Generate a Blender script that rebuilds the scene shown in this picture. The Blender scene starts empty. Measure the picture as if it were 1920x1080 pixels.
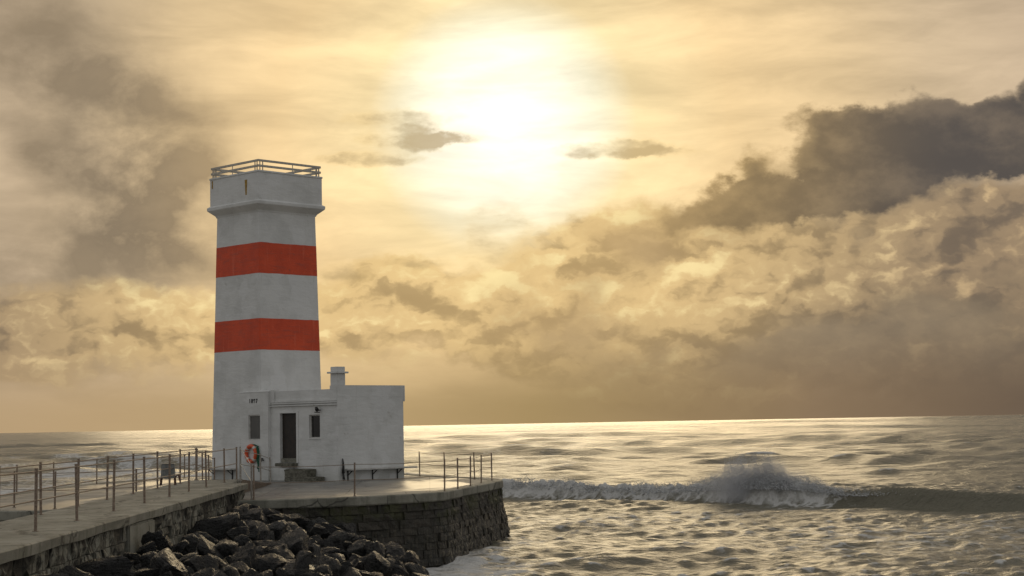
import bpy, bmesh, math, random
import numpy as np
from mathutils import Vector, Matrix, noise as mnoise

# ------------------------------------------------------------------ camera
scene = bpy.context.scene
COL = scene.collection
R = math.radians

cam_data = bpy.data.cameras.new('camera')
cam = bpy.data.objects.new('camera', cam_data)
COL.objects.link(cam)
cam_data.sensor_width = 36.0
cam_data.lens = 60.0
cam_data.clip_start = 0.1
cam_data.clip_end = 60000.0
CAM_Z = 4.12
cam.matrix_world = (Matrix.Translation((0, 0, CAM_Z)) @
                    Matrix.Rotation(R(90 + 4.547), 4, 'X') @ Matrix.Rotation(R(-1.04), 4, 'Z'))
scene.camera = cam

# ------------------------------------------------------------------ exposure
scene.view_settings.view_transform = 'Standard'
scene.view_settings.look = 'None'
scene.view_settings.exposure = 0.0
scene.view_settings.gamma = 1.0
scene.view_settings.use_curve_mapping = False
scene.render.engine = 'CYCLES'
scene.cycles.use_denoising = True
scene.cycles.max_bounces = 5
scene.cycles.diffuse_bounces = 3
scene.cycles.glossy_bounces = 3
scene.cycles.volume_bounces = 1
scene.cycles.sample_clamp_indirect = 4.0

SUN_AZ, SUN_EL = R(-0.2), R(10.0)          # straight ahead, low behind thin cloud

# ------------------------------------------------------------------ node helper
def s2l(r, g, b):
    f = lambda c: (c / 255 / 12.92) if c / 255 <= 0.04045 else ((c / 255 + 0.055) / 1.055) ** 2.4
    return (f(r), f(g), f(b))

class G:
    """tiny wrapper that builds shader nodes from expressions"""
    def __init__(self, nt):
        self.nt = nt
    def new(self, t):
        return self.nt.nodes.new(t)
    def put(self, sock, v):
        if v is None:
            return
        if isinstance(v, bpy.types.NodeSocket):
            self.nt.links.new(v, sock)
        elif isinstance(v, (tuple, list)):
            if sock.type == 'RGBA' and len(v) == 3:
                v = (*v, 1.0)
            sock.default_value = v
        else:
            if sock.type == 'RGBA':
                v = (v, v, v, 1)
            elif sock.type == 'VECTOR':
                v = (v, v, v)
            sock.default_value = v
    def m(self, op, a, b=None, c=None, clamp=False):
        n = self.new('ShaderNodeMath'); n.operation = op; n.use_clamp = clamp
        self.put(n.inputs[0], a)
        if b is not None: self.put(n.inputs[1], b)
        if c is not None: self.put(n.inputs[2], c)
        return n.outputs[0]
    def add(self, a, b): return self.m('ADD', a, b)
    def sub(self, a, b): return self.m('SUBTRACT', a, b)
    def mul(self, a, b): return self.m('MULTIPLY', a, b)
    def vm(self, op, a, b=None, c=None, scale=None):
        n = self.new('ShaderNodeVectorMath'); n.operation = op
        self.put(n.inputs[0], a)
        if b is not None: self.put(n.inputs[1], b)
        if c is not None: self.put(n.inputs[2], c)
        if scale is not None: self.put(n.inputs['Scale'], scale)
        return n.outputs['Value'] if op in ('LENGTH', 'DOT_PRODUCT', 'DISTANCE') else n.outputs['Vector']
    def comb(self, x, y, z):
        n = self.new('ShaderNodeCombineXYZ')
        for i, v in enumerate((x, y, z)): self.put(n.inputs[i], v)
        return n.outputs[0]
    def sep(self, v):
        n = self.new('ShaderNodeSeparateXYZ'); self.put(n.inputs[0], v)
        return n.outputs
    def noise(self, v, scale=1.0, detail=4.0, rough=0.5, lac=2.0, dist=0.0, color=False, kind='FBM'):
        n = self.new('ShaderNodeTexNoise'); n.noise_dimensions = '3D'; n.noise_type = kind
        self.put(n.inputs['Vector'], v); self.put(n.inputs['Scale'], scale)
        self.put(n.inputs['Detail'], detail); self.put(n.inputs['Roughness'], rough)
        self.put(n.inputs['Lacunarity'], lac); self.put(n.inputs['Distortion'], dist)
        return n.outputs['Color'] if color else n.outputs['Fac']
    def vor(self, v, scale=1.0, feature='F1', rnd=1.0, out='Distance'):
        n = self.new('ShaderNodeTexVoronoi'); n.feature = feature
        self.put(n.inputs['Vector'], v); self.put(n.inputs['Scale'], scale)
        self.put(n.inputs['Randomness'], rnd)
        return n.outputs[out]
    def mr(self, v, a, b, c=0.0, d=1.0, smooth=True):
        n = self.new('ShaderNodeMapRange'); n.clamp = True
        n.interpolation_type = 'SMOOTHSTEP' if smooth else 'LINEAR'
        for i, x in enumerate((v, a, b, c, d)): self.put(n.inputs[i], x)
        return n.outputs[0]
    def mix(self, f, a, b, blend='MIX'):
        n = self.new('ShaderNodeMix'); n.data_type = 'RGBA'; n.blend_type = blend
        n.clamp_factor = True
        self.put(n.inputs[0], f); self.put(n.inputs[6], a); self.put(n.inputs[7], b)
        return n.outputs[2]
    def ramp(self, f, stops, interp='LINEAR'):
        n = self.new('ShaderNodeValToRGB'); cr = n.color_ramp; cr.interpolation = interp
        while len(cr.elements) < len(stops): cr.elements.new(0.5)
        for e, (p, c) in zip(cr.elements, stops):
            e.position = p; e.color = (*c, 1)
        self.put(n.inputs[0], f)
        return n.outputs[0]
    def mapping(self, v, loc=(0, 0, 0), rot=(0, 0, 0), scale=(1, 1, 1), kind='POINT'):
        n = self.new('ShaderNodeMapping'); n.vector_type = kind
        self.put(n.inputs[0], v); n.inputs[1].default_value = loc
        n.inputs[2].default_value = rot; n.inputs[3].default_value = scale
        return n.outputs[0]
    def bump(self, h, strength=0.5, dist=0.02, normal=None):
        n = self.new('ShaderNodeBump'); self.put(n.inputs['Strength'], strength)
        self.put(n.inputs['Distance'], dist); self.put(n.inputs['Height'], h)
        if normal is not None: self.put(n.inputs['Normal'], normal)
        return n.outputs[0]

# ------------------------------------------------------------------ world: veiled low sun, broken cloud
# cloud masses: azimuth, elevation, half width, half height (degrees), tilt, weight
CLOUD_DENSE = [
    (10.56, 9.34, 1.04, 1.04, 0, 0.8),
    (11.55, 9.54, 1.25, 0.93, 0, 0.85),
    (13.07, 9.42, 1.88, 1.07, 0, 1),
    (14.86, 8.85, 2.15, 1.07, 0, 1),
    (16.47, 8.91, 1.79, 1.15, 0, 1.1),
    (17.64, 9.7, 0.68, 1.11, 0, 0.8),
    (14.14, 8.15, 4.48, 0.97, 14, 1),
    (11.28, 7.75, 3.58, 0.9, 14, 1),
    (9.31, 8.24, 1.25, 0.82, 0, 0.6),
    (8.06, 7.72, 1.52, 0.64, 14, 0.6),
    (8.77, 7.23, 3.22, 0.75, 14, 0.9),
    (6.8, 7.12, 2.15, 0.61, 14, 0.62),
    (5.37, 7, 1.43, 0.54, 0, 0.4),
    (17.28, 5.32, 1.97, 1.97, 0, 0.4),
]
CLOUD_WISP = [
    (-3.85, 10.21, 1.7, 0.36, 0, 0.9),
    (-3.4, 9.56, 1.47, 0.39, 0, 1.3),
    (-2.33, 9.58, 1.25, 0.21, 0, 0.8),
    (-4.83, 8.91, 1.65, 0.27, 0, 1.1),
    (3.67, 9.11, 2.06, 0.3, 0, 1),
    (5.01, 8.91, 1.43, 0.21, 0, 0.7),
    (2.33, 8.27, 0.72, 0.9, 0, 0.3),
    (-4.83, 5.27, 2.69, 0.39, 0, 0.6),
    (-5.73, 4.57, 1.07, 0.72, 0, 0.45),
    (-0.45, 6.44, 1.34, 1.11, 0, 0.7),
    (-2.86, 5.5, 2.33, 0.21, 0, 0.4),
]
CLOUD_SOFT = [
    (-15.22, 12.53, 3.4, 2.15, 0, 0.62),
    (-16.11, 13.62, 2.15, 1.07, 0, 0.25),
    (-13.79, 10.18, 4.48, 2.69, -35, 0.58),
    (-12.89, 8.28, 3.04, 2.69, 0, 0.8),
    (-15.22, 10.92, 2.86, 1.97, 0, 0.3),
    (-10.38, 8.86, 2.69, 3.4, 0, 0.34),
    (-13.79, 5.79, 4.66, 1.18, 0, 0.75),
    (-16.29, 5.21, 2.15, 0.9, 0, 0.5),
    (-11.28, 6.55, 3.4, 2.33, 0, 0.36),
    (-14.5, 7.15, 2.15, 1.07, 0, 0.2),
    (-15.94, 1.59, 4.3, 0.61, 0, 0.5),
    (-12.18, 1.41, 3.58, 0.47, 0, 0.35),
    (3.76, 5.56, 2.69, 1.61, 14, 0.75),
    (0.72, 4.01, 2.15, 1.25, 0, 0.6),
    (2.51, 2.54, 4.66, 1.07, 0, 0.8),
    (5.91, 6.42, 2.51, 1.07, 14, 0.8),
    (8.77, 5.83, 3.4, 1.07, 0, 0.28),
    (13.25, 2.53, 4.66, 1.79, 0, 0.95),
    (15.58, 2.48, 4.3, 2.33, 0, 0.9),
    (8.77, 1.71, 5.91, 0.9, 0, 0.9),
    (16.83, -0.05, 6.8, 2.15, 0, 0.9),
    (6.09, 0.51, 7.52, 1.25, 0, 0.5),
    (-1.07, 0.91, 5.37, 0.9, 0, 0.25),
    (3.04, 7.1, 1.61, 1.07, 0, 0.35),
]
CLOUD_HEAP = [
    (5.19, 3.57, 6.8, 2.86, 0, 0.9),
    (12.35, 3.79, 6.8, 2.86, 14, 0.95),
    (-2.86, 3.53, 5.19, 1.7, 0, 0.75),
    (-13.61, 3.28, 6.09, 1.61, 0, 0.95),
    (10.03, 5.45, 5.91, 1.43, 14, 0.6),
    (16.83, 3.18, 2.69, 2.86, 0, 0.8),
    (3.4, 6.11, 2.15, 1.25, 14, 0.55),
    (-4.83, 5, 2.15, 0.81, 0, 0.5),
]

def build_world():
    w = bpy.data.worlds.new('World'); scene.world = w; w.use_nodes = True
    nt = w.node_tree; nt.nodes.clear(); g = G(nt)
    out = g.new('ShaderNodeOutputWorld'); bg = g.new('ShaderNodeBackground')
    nt.links.new(bg.outputs[0], out.inputs[0])
    d = g.vm('NORMALIZE', g.new('ShaderNodeTexCoord').outputs['Generated'])
    x, y, z = g.sep(d)
    DEG = 57.29578
    az = g.mul(g.m('ARCTAN2', x, y), DEG)
    el = g.mul(g.m('ARCSINE', z), DEG)
    p = g.comb(az, el, 0.0)
    # angle from the sun
    sd = (math.sin(SUN_AZ) * math.cos(SUN_EL), math.cos(SUN_AZ) * math.cos(SUN_EL), math.sin(SUN_EL))
    th = g.mul(g.m('ARCCOSINE', g.m('MINIMUM', g.vm('DOT_PRODUCT', d, sd), 1.0)), DEG)
    # billow of the cloud edges
    dn = g.mapping(d, scale=(1, 1, 1.5))
    w1 = g.vm('SUBTRACT', g.noise(dn, 16, 2, 0.5, color=True), (0.5, 0.5, 0.5))
    w2 = g.vm('SUBTRACT', g.noise(dn, 70, 4, 0.6, color=True), (0.5, 0.5, 0.5))
    pw = g.vm('ADD', g.vm('ADD', p, g.vm('MULTIPLY', w1, (4.0, 2.6, 0))), g.vm('MULTIPLY', w2, (1.15, 1.05, 0)))
    pq = g.vm('ADD', p, g.vm('MULTIPLY', w2, (1.7, 0.55, 0)))
    ps = g.vm('ADD', g.vm('ADD', p, g.vm('MULTIPLY', w1, (3.0, 2.0, 0))), g.vm('MULTIPLY', w2, (0.9, 0.7, 0)))
    turned = {}
    def field(blobs, pv):
        """sum of soft elliptical masses; tilted ones share one turned frame per angle"""
        acc = None
        for (a, e, rx, ry, rot, amp) in blobs:
            q, ca, ce = pv, a, e
            if rot:
                if (pv, rot) not in turned: turned[(pv, rot)] = g.mapping(pv, rot=(0, 0, R(-rot)))
                q = turned[(pv, rot)]; cr, sr = math.cos(R(-rot)), math.sin(R(-rot))
                ca, ce = cr * a - sr * e, sr * a + cr * e
            q = g.vm('MULTIPLY_ADD', q, (1 / rx, 1 / ry, 0), (-ca / rx, -ce / ry, 0))
            v = g.mr(g.vm('DOT_PRODUCT', q, q), 0.0, 1.9, amp, 0.0)
            acc = v if acc is None else g.add(acc, v)
        return acc
    # light of the veil of high cloud by distance from the sun
    c = lambda *k: s2l(*k)
    t01 = g.mr(th, 0.0, 60.0, 0, 1, smooth=False)
    veil = g.ramp(t01, [(0.0, (1.5, 1.42, 1.18)), (2.0 / 60, (1.14, 1.09, 0.92)), (3.2 / 60, c(255, 249, 220)), (4.5 / 60, c(251, 226, 174)),
                        (7.5 / 60, c(244, 212, 160)), (11.0 / 60, c(231, 202, 157)), (14.0 / 60, c(210, 186, 153)),
                        (18.0 / 60, c(196, 174, 148)), (30.0 / 60, c(178, 168, 156)), (1.0, c(167, 167, 168))], 'LINEAR')
    # high streaks
    dst = g.mapping(d, rot=(0, R(-14), 0), scale=(7, 7, 34))
    st = g.noise(dst, 1.0, 6, 0.55, dist=0.4)
    dst2 = g.mapping(d, rot=(0, R(5), 0), scale=(16, 16, 60))
    st2 = g.noise(dst2, 1.0, 5, 0.6, dist=0.6)
    stf = g.add(g.mr(st, 0.3, 0.7, 0.78, 1.09), g.mr(st2, 0.3, 0.7, -0.06, 0.07))
    col = g.mix(1.0, veil, g.comb(stf, stf, g.mul(stf, 0.985)), 'MULTIPLY')
    # clear-sky light leaking through the veil
    sky = g.new('ShaderNodeTexSky'); sky.sky_type = 'NISHITA'; sky.sun_disc = False
    sky.sun_elevation = SUN_EL; sky.sun_rotation = SUN_AZ; sky.altitude = 0; sky.dust_density = 3.0
    clear = g.mix(1.0, sky.outputs[0], (0.08, 0.08, 0.08), 'MULTIPLY')
    col = g.mix(0.02, col, clear)

    # soft banks: transmit the veil, thicker = darker and greyer
    fs = field(CLOUD_SOFT, ps)
    ns = g.noise(dn, 17, 7, 0.60, dist=0.2)
    ts = g.mul(fs, g.mr(ns, 0.26, 0.74, 0.12, 1.5, smooth=False))
    dark_near = g.mix(g.mr(th, 2.0, 14.0), c(196, 163, 112), c(124, 110, 92))
    dark_near = g.mix(g.mr(ns, 0.3, 0.7, 0.0, 0.5), dark_near, g.mix(g.mr(th, 2.0, 14.0), c(224, 191, 136), c(166, 146, 118)))
    col = g.mix(g.mr(ts, 0.02, 1.5, 0.0, 0.95, smooth=False), col, dark_near)

    # heaped clouds with sunlit shoulders
    to_sun = g.vm('NORMALIZE', g.vm('SUBTRACT', (-0.2, 15.0, 0), p))
    ph = g.vm('ADD', p, g.vm('ADD', g.vm('MULTIPLY', w2, (0.9, 0.8, 0)), g.vm('MULTIPLY', w1, (0.8, 0.5, 0))))
    def heap(q):
        n = g.new('ShaderNodeTexVoronoi'); n.voronoi_dimensions = '2D'; n.feature = 'F1'; n.normalize = True
        g.put(n.inputs['Vector'], g.vm('MULTIPLY', q, (0.20, 0.33, 1))); g.put(n.inputs['Scale'], 1.0)
        g.put(n.inputs['Detail'], 3.6); g.put(n.inputs['Roughness'], 0.60); g.put(n.inputs['Lacunarity'], 2.1)
        f = g.noise(g.vm('MULTIPLY_ADD', q, (0.20, 0.32, 1), (7.3, 2.1, 4.7)), 1.0, 5, 0.58)
        return g.add(g.mul(g.sub(1.0, n.outputs['Distance']), 0.50), g.mul(f, 0.9))
    h0 = heap(ph); h1 = heap(g.vm('ADD', ph, g.vm('SCALE', to_sun, scale=0.5)))
    lit = g.mr(g.sub(h0, h1), -0.14, 0.17)
    fc = g.m('MINIMUM', field(CLOUD_HEAP, ps), 1.0)
    ah = g.mul(g.mr(g.add(fc, g.mul(g.sub(h0, 0.74), 2.2)), 0.15, 0.85), g.mr(fc, 0.0, 0.35))
    tl = g.sub(th, g.mr(az, -9.0, -4.0, 4.5, 0.0))        # the western heaps stand clear of the dark bank
    hl = g.mix(g.mr(tl, 6.0, 17.0), c(255, 231, 168), c(208, 178, 134))
    hd = g.mix(g.mr(tl, 5.0, 16.0), c(174, 146, 100), c(100, 88, 77))
    hm = g.mix(g.mr(tl, 5.0, 16.0), c(232, 198, 138), c(150, 128, 101))
    body = g.mix(g.mr(lit, 0.0, 0.5), hd, g.mix(g.mr(lit, 0.5, 1.0), hm, hl))
    col = g.mix(g.mul(ah, 0.88), col, body)

    shade = g.mr(ts, 0.22, 1.1, 0.0, 0.82, smooth=False)
    col = g.mix(g.mul(shade, fc), col, dark_near)

    # haze band along the horizon
    hz = g.mr(el, 0.3, 3.3, 1.0, 0.0)
    hzc = g.ramp(g.mr(az, -18.0, 18.0, 0, 1, smooth=False),
                 [(0.0, c(182, 155, 118)), (0.3, c(186, 158, 114)), (0.52, c(163, 138, 94)), (0.78, c(134, 112, 86)), (1.0, c(98, 84, 72))])
    hzc = g.mix(g.mr(g.m('ABSOLUTE', az), 20, 80), hzc, c(128, 126, 124))
    col = g.mix(g.mul(hz, 0.94), col, hzc)

    # dense dark cloud to the right, crisp billowed edge, brighter where thin
    fd = field(CLOUD_DENSE, pw)
    nd = g.noise(dn, 55, 7, 0.6)
    td = g.add(fd, g.mul(g.sub(nd, 0.5), 0.42))
    nd2 = g.noise(dn, 18, 6, 0.6)
    near = g.mr(th, 6.5, 15.0)
    dc = g.mix(g.mr(td, 0.35, 1.35), g.mix(near, c(186, 156, 106), c(142, 126, 106)), g.mix(near, c(142, 120, 86), c(82, 77, 74)))
    dc = g.mix(g.mr(nd2, 0.40, 0.66, 0.0, 0.60), dc, g.mix(near, c(190, 160, 112), c(132, 117, 100)))
    low = g.mr(g.sub(el, g.m('MULTIPLY_ADD', az, 0.13, 6.55)), -0.5, 1.1, 1.5, 0.80)
    edge = g.mr(td, 0.16, low, 0.0, 0.97)
    col = g.mix(edge, col, dc)

    # small wisps round the sun
    fw = field(CLOUD_WISP, pq)
    tw = g.mul(fw, g.mr(g.noise(g.mapping(d, scale=(1, 1, 2.4)), 45, 4, 0.55), 0.3, 0.66, 0.45, 1.35, smooth=False))
    col = g.mix(g.mr(tw, 0.02, 1.6, 0.0, 0.72), col, g.mix(g.mr(tw, 0.4, 1.1), c(236, 200, 134), c(178, 152, 106)))

    # below the horizon: what the sea would send back
    col = g.mix(g.mr(el, -2.0, 0.0, 1.0, 0.0), col, c(92, 84, 72))
    nt.links.new(col, bg.inputs['Color']); bg.inputs['Strength'].default_value = 1.0
    try:
        w.cycles.sampling_method = 'MANUAL'; w.cycles.sample_map_resolution = 512
    except Exception:
        pass
build_world()

sun_data = bpy.data.lights.new('sun', 'SUN')
sun_data.energy = 0.5
sun_data.angle = R(27.0)
sun_data.color = (1.0, 0.78, 0.47)
sun = bpy.data.objects.new('sun', sun_data); COL.objects.link(sun)
sun.rotation_euler = Vector((math.sin(SUN_AZ) * math.cos(SUN_EL), math.cos(SUN_AZ) * math.cos(SUN_EL), math.sin(SUN_EL))).to_track_quat('Z', 'Y').to_euler()

# ------------------------------------------------------------------ materials
MATS = {}
def material(name, fn):
    m = bpy.data.materials.new(name); m.use_nodes = True
    nt = m.node_tree; nt.nodes.clear(); g = G(nt)
    out = g.new('ShaderNodeOutputMaterial'); b = g.new('ShaderNodeBsdfPrincipled')
    nt.links.new(b.outputs[0], out.inputs[0])
    fn(g, b, out)
    MATS[name] = m
    return m
def setb(g, b, color=None, rough=None, normal=None, spec=None, metal=None):
    if color is not None: g.put(b.inputs['Base Color'], color)
    if rough is not None: g.put(b.inputs['Roughness'], rough)
    if normal is not None: g.put(b.inputs['Normal'], normal)
    if spec is not None: g.put(b.inputs['Specular IOR Level'], spec)
    if metal is not None: g.put(b.inputs['Metallic'], metal)
def obj_co(g): return g.new('ShaderNodeTexCoord').outputs['Object']
def pos(g): return g.new('ShaderNodeNewGeometry').outputs['Position']

def mk_white(g, b, out):
    p = pos(g)
    a = g.noise(p, 0.9, 6, 0.6); f = g.noise(p, 9, 5, 0.65)
    streak = g.noise(g.mapping(p, scale=(7, 7, 0.45)), 1.0, 5, 0.6)
    col = g.mix(g.mr(a, 0.35, 0.7), (0.74, 0.74, 0.72), (0.62, 0.62, 0.60))
    col = g.mix(g.mr(streak, 0.58, 0.76, 0.0, 0.35), col, (0.52, 0.51, 0.46))
    rust = g.noise(g.mapping(p, loc=(3.1, 1.7, 0), scale=(5.5, 5.5, 0.22)), 1.0, 4, 0.6)
    col = g.mix(g.mr(rust, 0.68, 0.80, 0.0, 0.5), col, (0.40, 0.30, 0.17))
    damp = g.mr(g.add(g.sep(p)[2], g.mul(f, 0.5)), 2.3, 3.0, 0.35, 0.0)
    col = g.mix(damp, col, (0.40, 0.41, 0.36))
    # chipped and patched paint
    chip = g.noise(p, 2.3, 7, 0.7)
    col = g.mix(g.mr(chip, 0.63, 0.68, 0.0, 0.5), col, (0.46, 0.44, 0.40))
    patch = g.noise(g.mapping(p, loc=(9, 4, 2)), 0.7, 3, 0.5)
    col = g.mix(g.mr(patch, 0.57, 0.60, 0.0, 0.5), col, (0.78, 0.78, 0.77))
    trowel = g.noise(g.mapping(p, scale=(1, 1, 3)), 1.7, 4, 0.6)
    h = g.add(g.mul(trowel, 1.0), g.mul(f, 0.25))
    setb(g, b, col, g.mr(f, 0.3, 0.7, 0.5, 0.72), g.bump(h, 0.5, 0.05), 0.35)
material('white_paint', mk_white)

def mk_red(g, b, out):
    p = pos(g)
    n = g.noise(p, 1.4, 6, 0.65); f = g.noise(p, 11, 5, 0.7)
    hz = g.noise(g.mapping(p, scale=(1.2, 1.2, 9)), 1.0, 5, 0.65)
    col = g.mix(g.mr(n, 0.3, 0.7), (0.78, 0.105, 0.040), (0.64, 0.085, 0.036))
    col = g.mix(g.mr(hz, 0.48, 0.70, 0, 0.6), col, (0.46, 0.10, 0.065))
    drip = g.noise(g.mapping(p, scale=(6, 6, 0.5)), 1.0, 5, 0.65)
    col = g.mix(g.mr(drip, 0.55, 0.72, 0, 0.4), col, (0.85, 0.20, 0.11))
    spot = g.noise(p, 5.0, 6, 0.75)
    col = g.mix(g.mr(spot, 0.60, 0.68, 0, 0.6), col, (0.30, 0.11, 0.08))
    setb(g, b, col, 0.6, g.bump(g.add(hz, f), 0.4, 0.03), 0.3)
material('red_paint', mk_red)

def mk_rust(g, b, out):
    p = pos(g)
    n = g.noise(p, 14, 6, 0.7)
    setb(g, b, g.mix(g.mr(n, 0.35, 0.65), (0.50, 0.32, 0.06), (0.24, 0.12, 0.02)), 0.85)
material('rust_stain', mk_rust)

def mk_concrete(g, b, out, base=(0.30, 0.285, 0.25), dark=(0.16, 0.155, 0.14), wet=True):
    p = pos(g)
    n = g.noise(p, 0.45, 7, 0.62); f = g.noise(p, 13, 6, 0.7)
    n2 = g.noise(g.mapping(p, loc=(3, 7, 0), scale=(0.5, 0.14, 1)), 1.0, 5, 0.6, dist=0.5)
    col = g.mix(g.mr(n, 0.35, 0.68), base, dark)
    col = g.mix(g.mr(f, 0.45, 0.75, 0, 0.35), col, tuple(c * 0.55 for c in dark))
    px_, py_, _ = g.sep(p)
    jn = g.m('MINIMUM', g.m('PINGPONG', g.add(px_, g.mul(py_, 0.05)), 1.3), g.m('PINGPONG', g.add(py_, g.mul(px_, -0.4)), 1.6))
    col = g.mix(g.mr(g.add(jn, g.mul(f, 0.03)), 0.02, 0.05, 0.75, 0.0), col, tuple(c * 0.3 for c in dark))
    crk = g.vor(g.vm('ADD', p, g.vm('MULTIPLY', g.noise(p, 1.2, 4, 0.6, color=True), (0.9, 0.9, 0))), 0.35, 'DISTANCE_TO_EDGE')
    col = g.mix(g.mr(crk, 0.004, 0.012, 0.7, 0.0), col, tuple(c * 0.3 for c in dark))
    w = g.mr(n2, 0.44, 0.60)                       # damp patches
    col = g.mix(g.mul(w, 0.55), col, tuple(c * 0.5 for c in dark))
    rough = g.mr(w, 0.0, 1.0, 0.66, 0.36) if wet else 0.8
    bs = g.mr(w, 0.0, 1.0, 0.55, 0.12)
    setb(g, b, col, rough, g.bump(g.add(f, g.mul(n, 2.0)), bs, 0.02), 0.5)
material('wet_concrete', mk_concrete)

def mk_coping(g, b, out):
    p = pos(g)
    n = g.noise(p, 0.8, 7, 0.65); f = g.noise(p, 16, 6, 0.75)
    st = g.noise(g.mapping(p, scale=(3.5, 3.5, 0.6)), 1.0, 6, 0.65)
    col = g.mix(g.mr(n, 0.35, 0.68), (0.33, 0.315, 0.26), (0.20, 0.195, 0.155))
    col = g.mix(g.mr(st, 0.5, 0.7, 0, 0.6), col, (0.075, 0.075, 0.055))
    big = g.noise(g.mapping(p, loc=(5, 2, 0), scale=(1.4, 0.35, 1)), 1.0, 6, 0.65)
    col = g.mix(g.mr(big, 0.46, 0.66, 0, 0.65), col, (0.11, 0.107, 0.085))
    crk = g.vor(g.vm('ADD', p, g.vm('MULTIPLY', g.noise(p, 1.5, 4, 0.6, color=True), (0.8, 0.8, 0))), 0.5, 'DISTANCE_TO_EDGE')
    col = g.mix(g.mr(crk, 0.006, 0.016, 0.75, 0.0), col, (0.04, 0.038, 0.03))
    col = g.mix(g.mr(f, 0.6, 0.75, 0, 0.5), col, (0.06, 0.055, 0.045))
    setb(g, b, col, 0.7, g.bump(g.add(f, n), 0.8, 0.03), 0.4)
material('coping_concrete', mk_coping)

def mk_block(g, b, out):
    p = pos(g)
    oi = g.new('ShaderNodeObjectInfo').outputs['Random']
    n = g.noise(p, 2.2, 7, 0.7); f = g.noise(p, 20, 6, 0.75)
    v = g.noise(g.mapping(p, scale=(13, 13, 2.2)), 1.0, 6, 0.7)   # barnacle and weed streaks
    col = g.mix(oi, (0.030, 0.027, 0.020), (0.062, 0.052, 0.038))
    col = g.mix(g.mr(n, 0.4, 0.7, 0, 0.8), col, (0.020, 0.021, 0.014))
    run = g.noise(g.mapping(p, scale=(2.2, 2.2, 0.5)), 1.0, 6, 0.7)
    col = g.mix(g.mul(g.mr(run, 0.58, 0.70), g.mr(g.sep(p)[2], 1.0, 1.7, 0.0, 0.6)), col, (0.20, 0.185, 0.14))
    z = g.sep(p)[2]
    shell = g.mul(g.mr(v, 0.48, 0.62), g.mr(z, 0.95, 1.35, 0.75, 0.08))
    xs = g.sep(p)[0]
    shell = g.mul(shell, g.mr(xs, -2.6, -1.9, 0.25, 1.0))
    col = g.mix(shell, col, (0.30, 0.255, 0.18))
    moss = g.mul(g.mr(g.noise(p, 1.1, 5, 0.6), 0.45, 0.62), g.mr(z, 1.0, 1.6, 0, 0.7))
    col = g.mix(moss, col, (0.075, 0.078, 0.022))
    setb(g, b, col, g.mr(f, 0.3, 0.7, 0.42, 0.8), g.bump(g.add(g.add(f, v), n), 1.0, 0.06), 0.5)
material('sea_stone', mk_block)

def mk_wash(g, b, out):
    p = pos(g)
    oi = g.new('ShaderNodeObjectInfo').outputs['Random']
    n = g.noise(p, 1.5, 7, 0.72); f = g.noise(p, 18, 6, 0.75)
    v = g.noise(g.mapping(p, scale=(6, 6, 1.6)), 1.0, 7, 0.75)
    col = g.mix(oi, (0.035, 0.033, 0.026), (0.075, 0.068, 0.052))
    wash = g.mul(g.mr(v, 0.42, 0.56), g.mr(g.noise(p, 0.55, 5, 0.6), 0.40, 0.56))
    col = g.mix(wash, col, (0.40, 0.385, 0.31))
    col = g.mix(g.mr(f, 0.55, 0.72, 0, 0.8), col, (0.025, 0.024, 0.018))
    setb(g, b, col, 0.78, g.bump(g.add(g.add(f, v), n), 1.0, 0.06), 0.4)
material('washed_stone', mk_wash)

def mk_core(g, b, out):
    p = pos(g)
    n = g.noise(p, 3, 6, 0.7)
    setb(g, b, g.mix(n, (0.018, 0.017, 0.013), (0.05, 0.046, 0.034)), 0.85, g.bump(n, 1.0, 0.05))
material('dark_mortar', mk_core)

def mk_rock(g, b, out):
    p = pos(g)
    tc = obj_co(g)
    oi = g.new('ShaderNodeObjectInfo').outputs['Random']
    n = g.noise(tc, 2.6, 8, 0.7); f = g.noise(p, 26, 6, 0.75)
    lay = g.noise(g.mapping(tc, rot=(0.5, 0.3, 0.2), scale=(1.5, 1.5, 11)), 1.0, 6, 0.65)
    col = g.mix(g.m('POWER', oi, 1.6), (0.019, 0.019, 0.018), (0.100, 0.096, 0.086))
    col = g.mix(g.mr(n, 0.42, 0.68), col, (0.022, 0.021, 0.019))
    col = g.mix(g.mr(lay, 0.55, 0.72, 0, 0.6), col, (0.12, 0.11, 0.09))
    weed = g.mul(g.mr(g.noise(p, 1.0, 5, 0.6), 0.54, 0.66), g.mr(g.sep(p)[2], 0.3, 1.2, 0.8, 0.0))
    col = g.mix(weed, col, (0.085, 0.050, 0.028))
    setb(g, b, col, g.mr(n, 0.3, 0.7, 0.16, 0.5), g.bump(g.add(g.add(g.mul(f, 0.5), g.mul(lay, 1.6)), g.add(g.mul(n, 2.0), g.mul(g.noise(p, 6.5, 5, 0.7), 1.8))), 1.0, 0.12), 0.5)
material('wet_rock', mk_rock)

def simple(name, a, c, rough=0.6, scale=8, bumpd=0.004, metal=0.0):
    def fn(g, b, out):
        p = pos(g); n = g.noise(p, scale, 6, 0.7)
        setb(g, b, g.mix(g.mr(n, 0.35, 0.65), a, c), rough, g.bump(n, 0.5, bumpd), 0.5, metal)
    return material(name, fn)
simple('rail_steel', (0.33, 0.255, 0.19), (0.17, 0.115, 0.08), 0.6, 30)
simple('rail_pale', (0.62, 0.58, 0.50), (0.44, 0.40, 0.34), 0.55, 15)
simple('rail_galvanised', (0.42, 0.39, 0.34), (0.27, 0.24, 0.20), 0.5, 20)
simple('dark_iron', (0.022, 0.02, 0.018), (0.012, 0.011, 0.01), 0.6, 20)
simple('doorway_shade', (0.030, 0.018, 0.011), (0.012, 0.009, 0.007), 0.55, 6)  # near-black brown: shade of the open doorway put into the colour
simple('grey_pane', (0.13, 0.125, 0.115), (0.10, 0.098, 0.09), 0.6, 1.5, 0.001)
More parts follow.
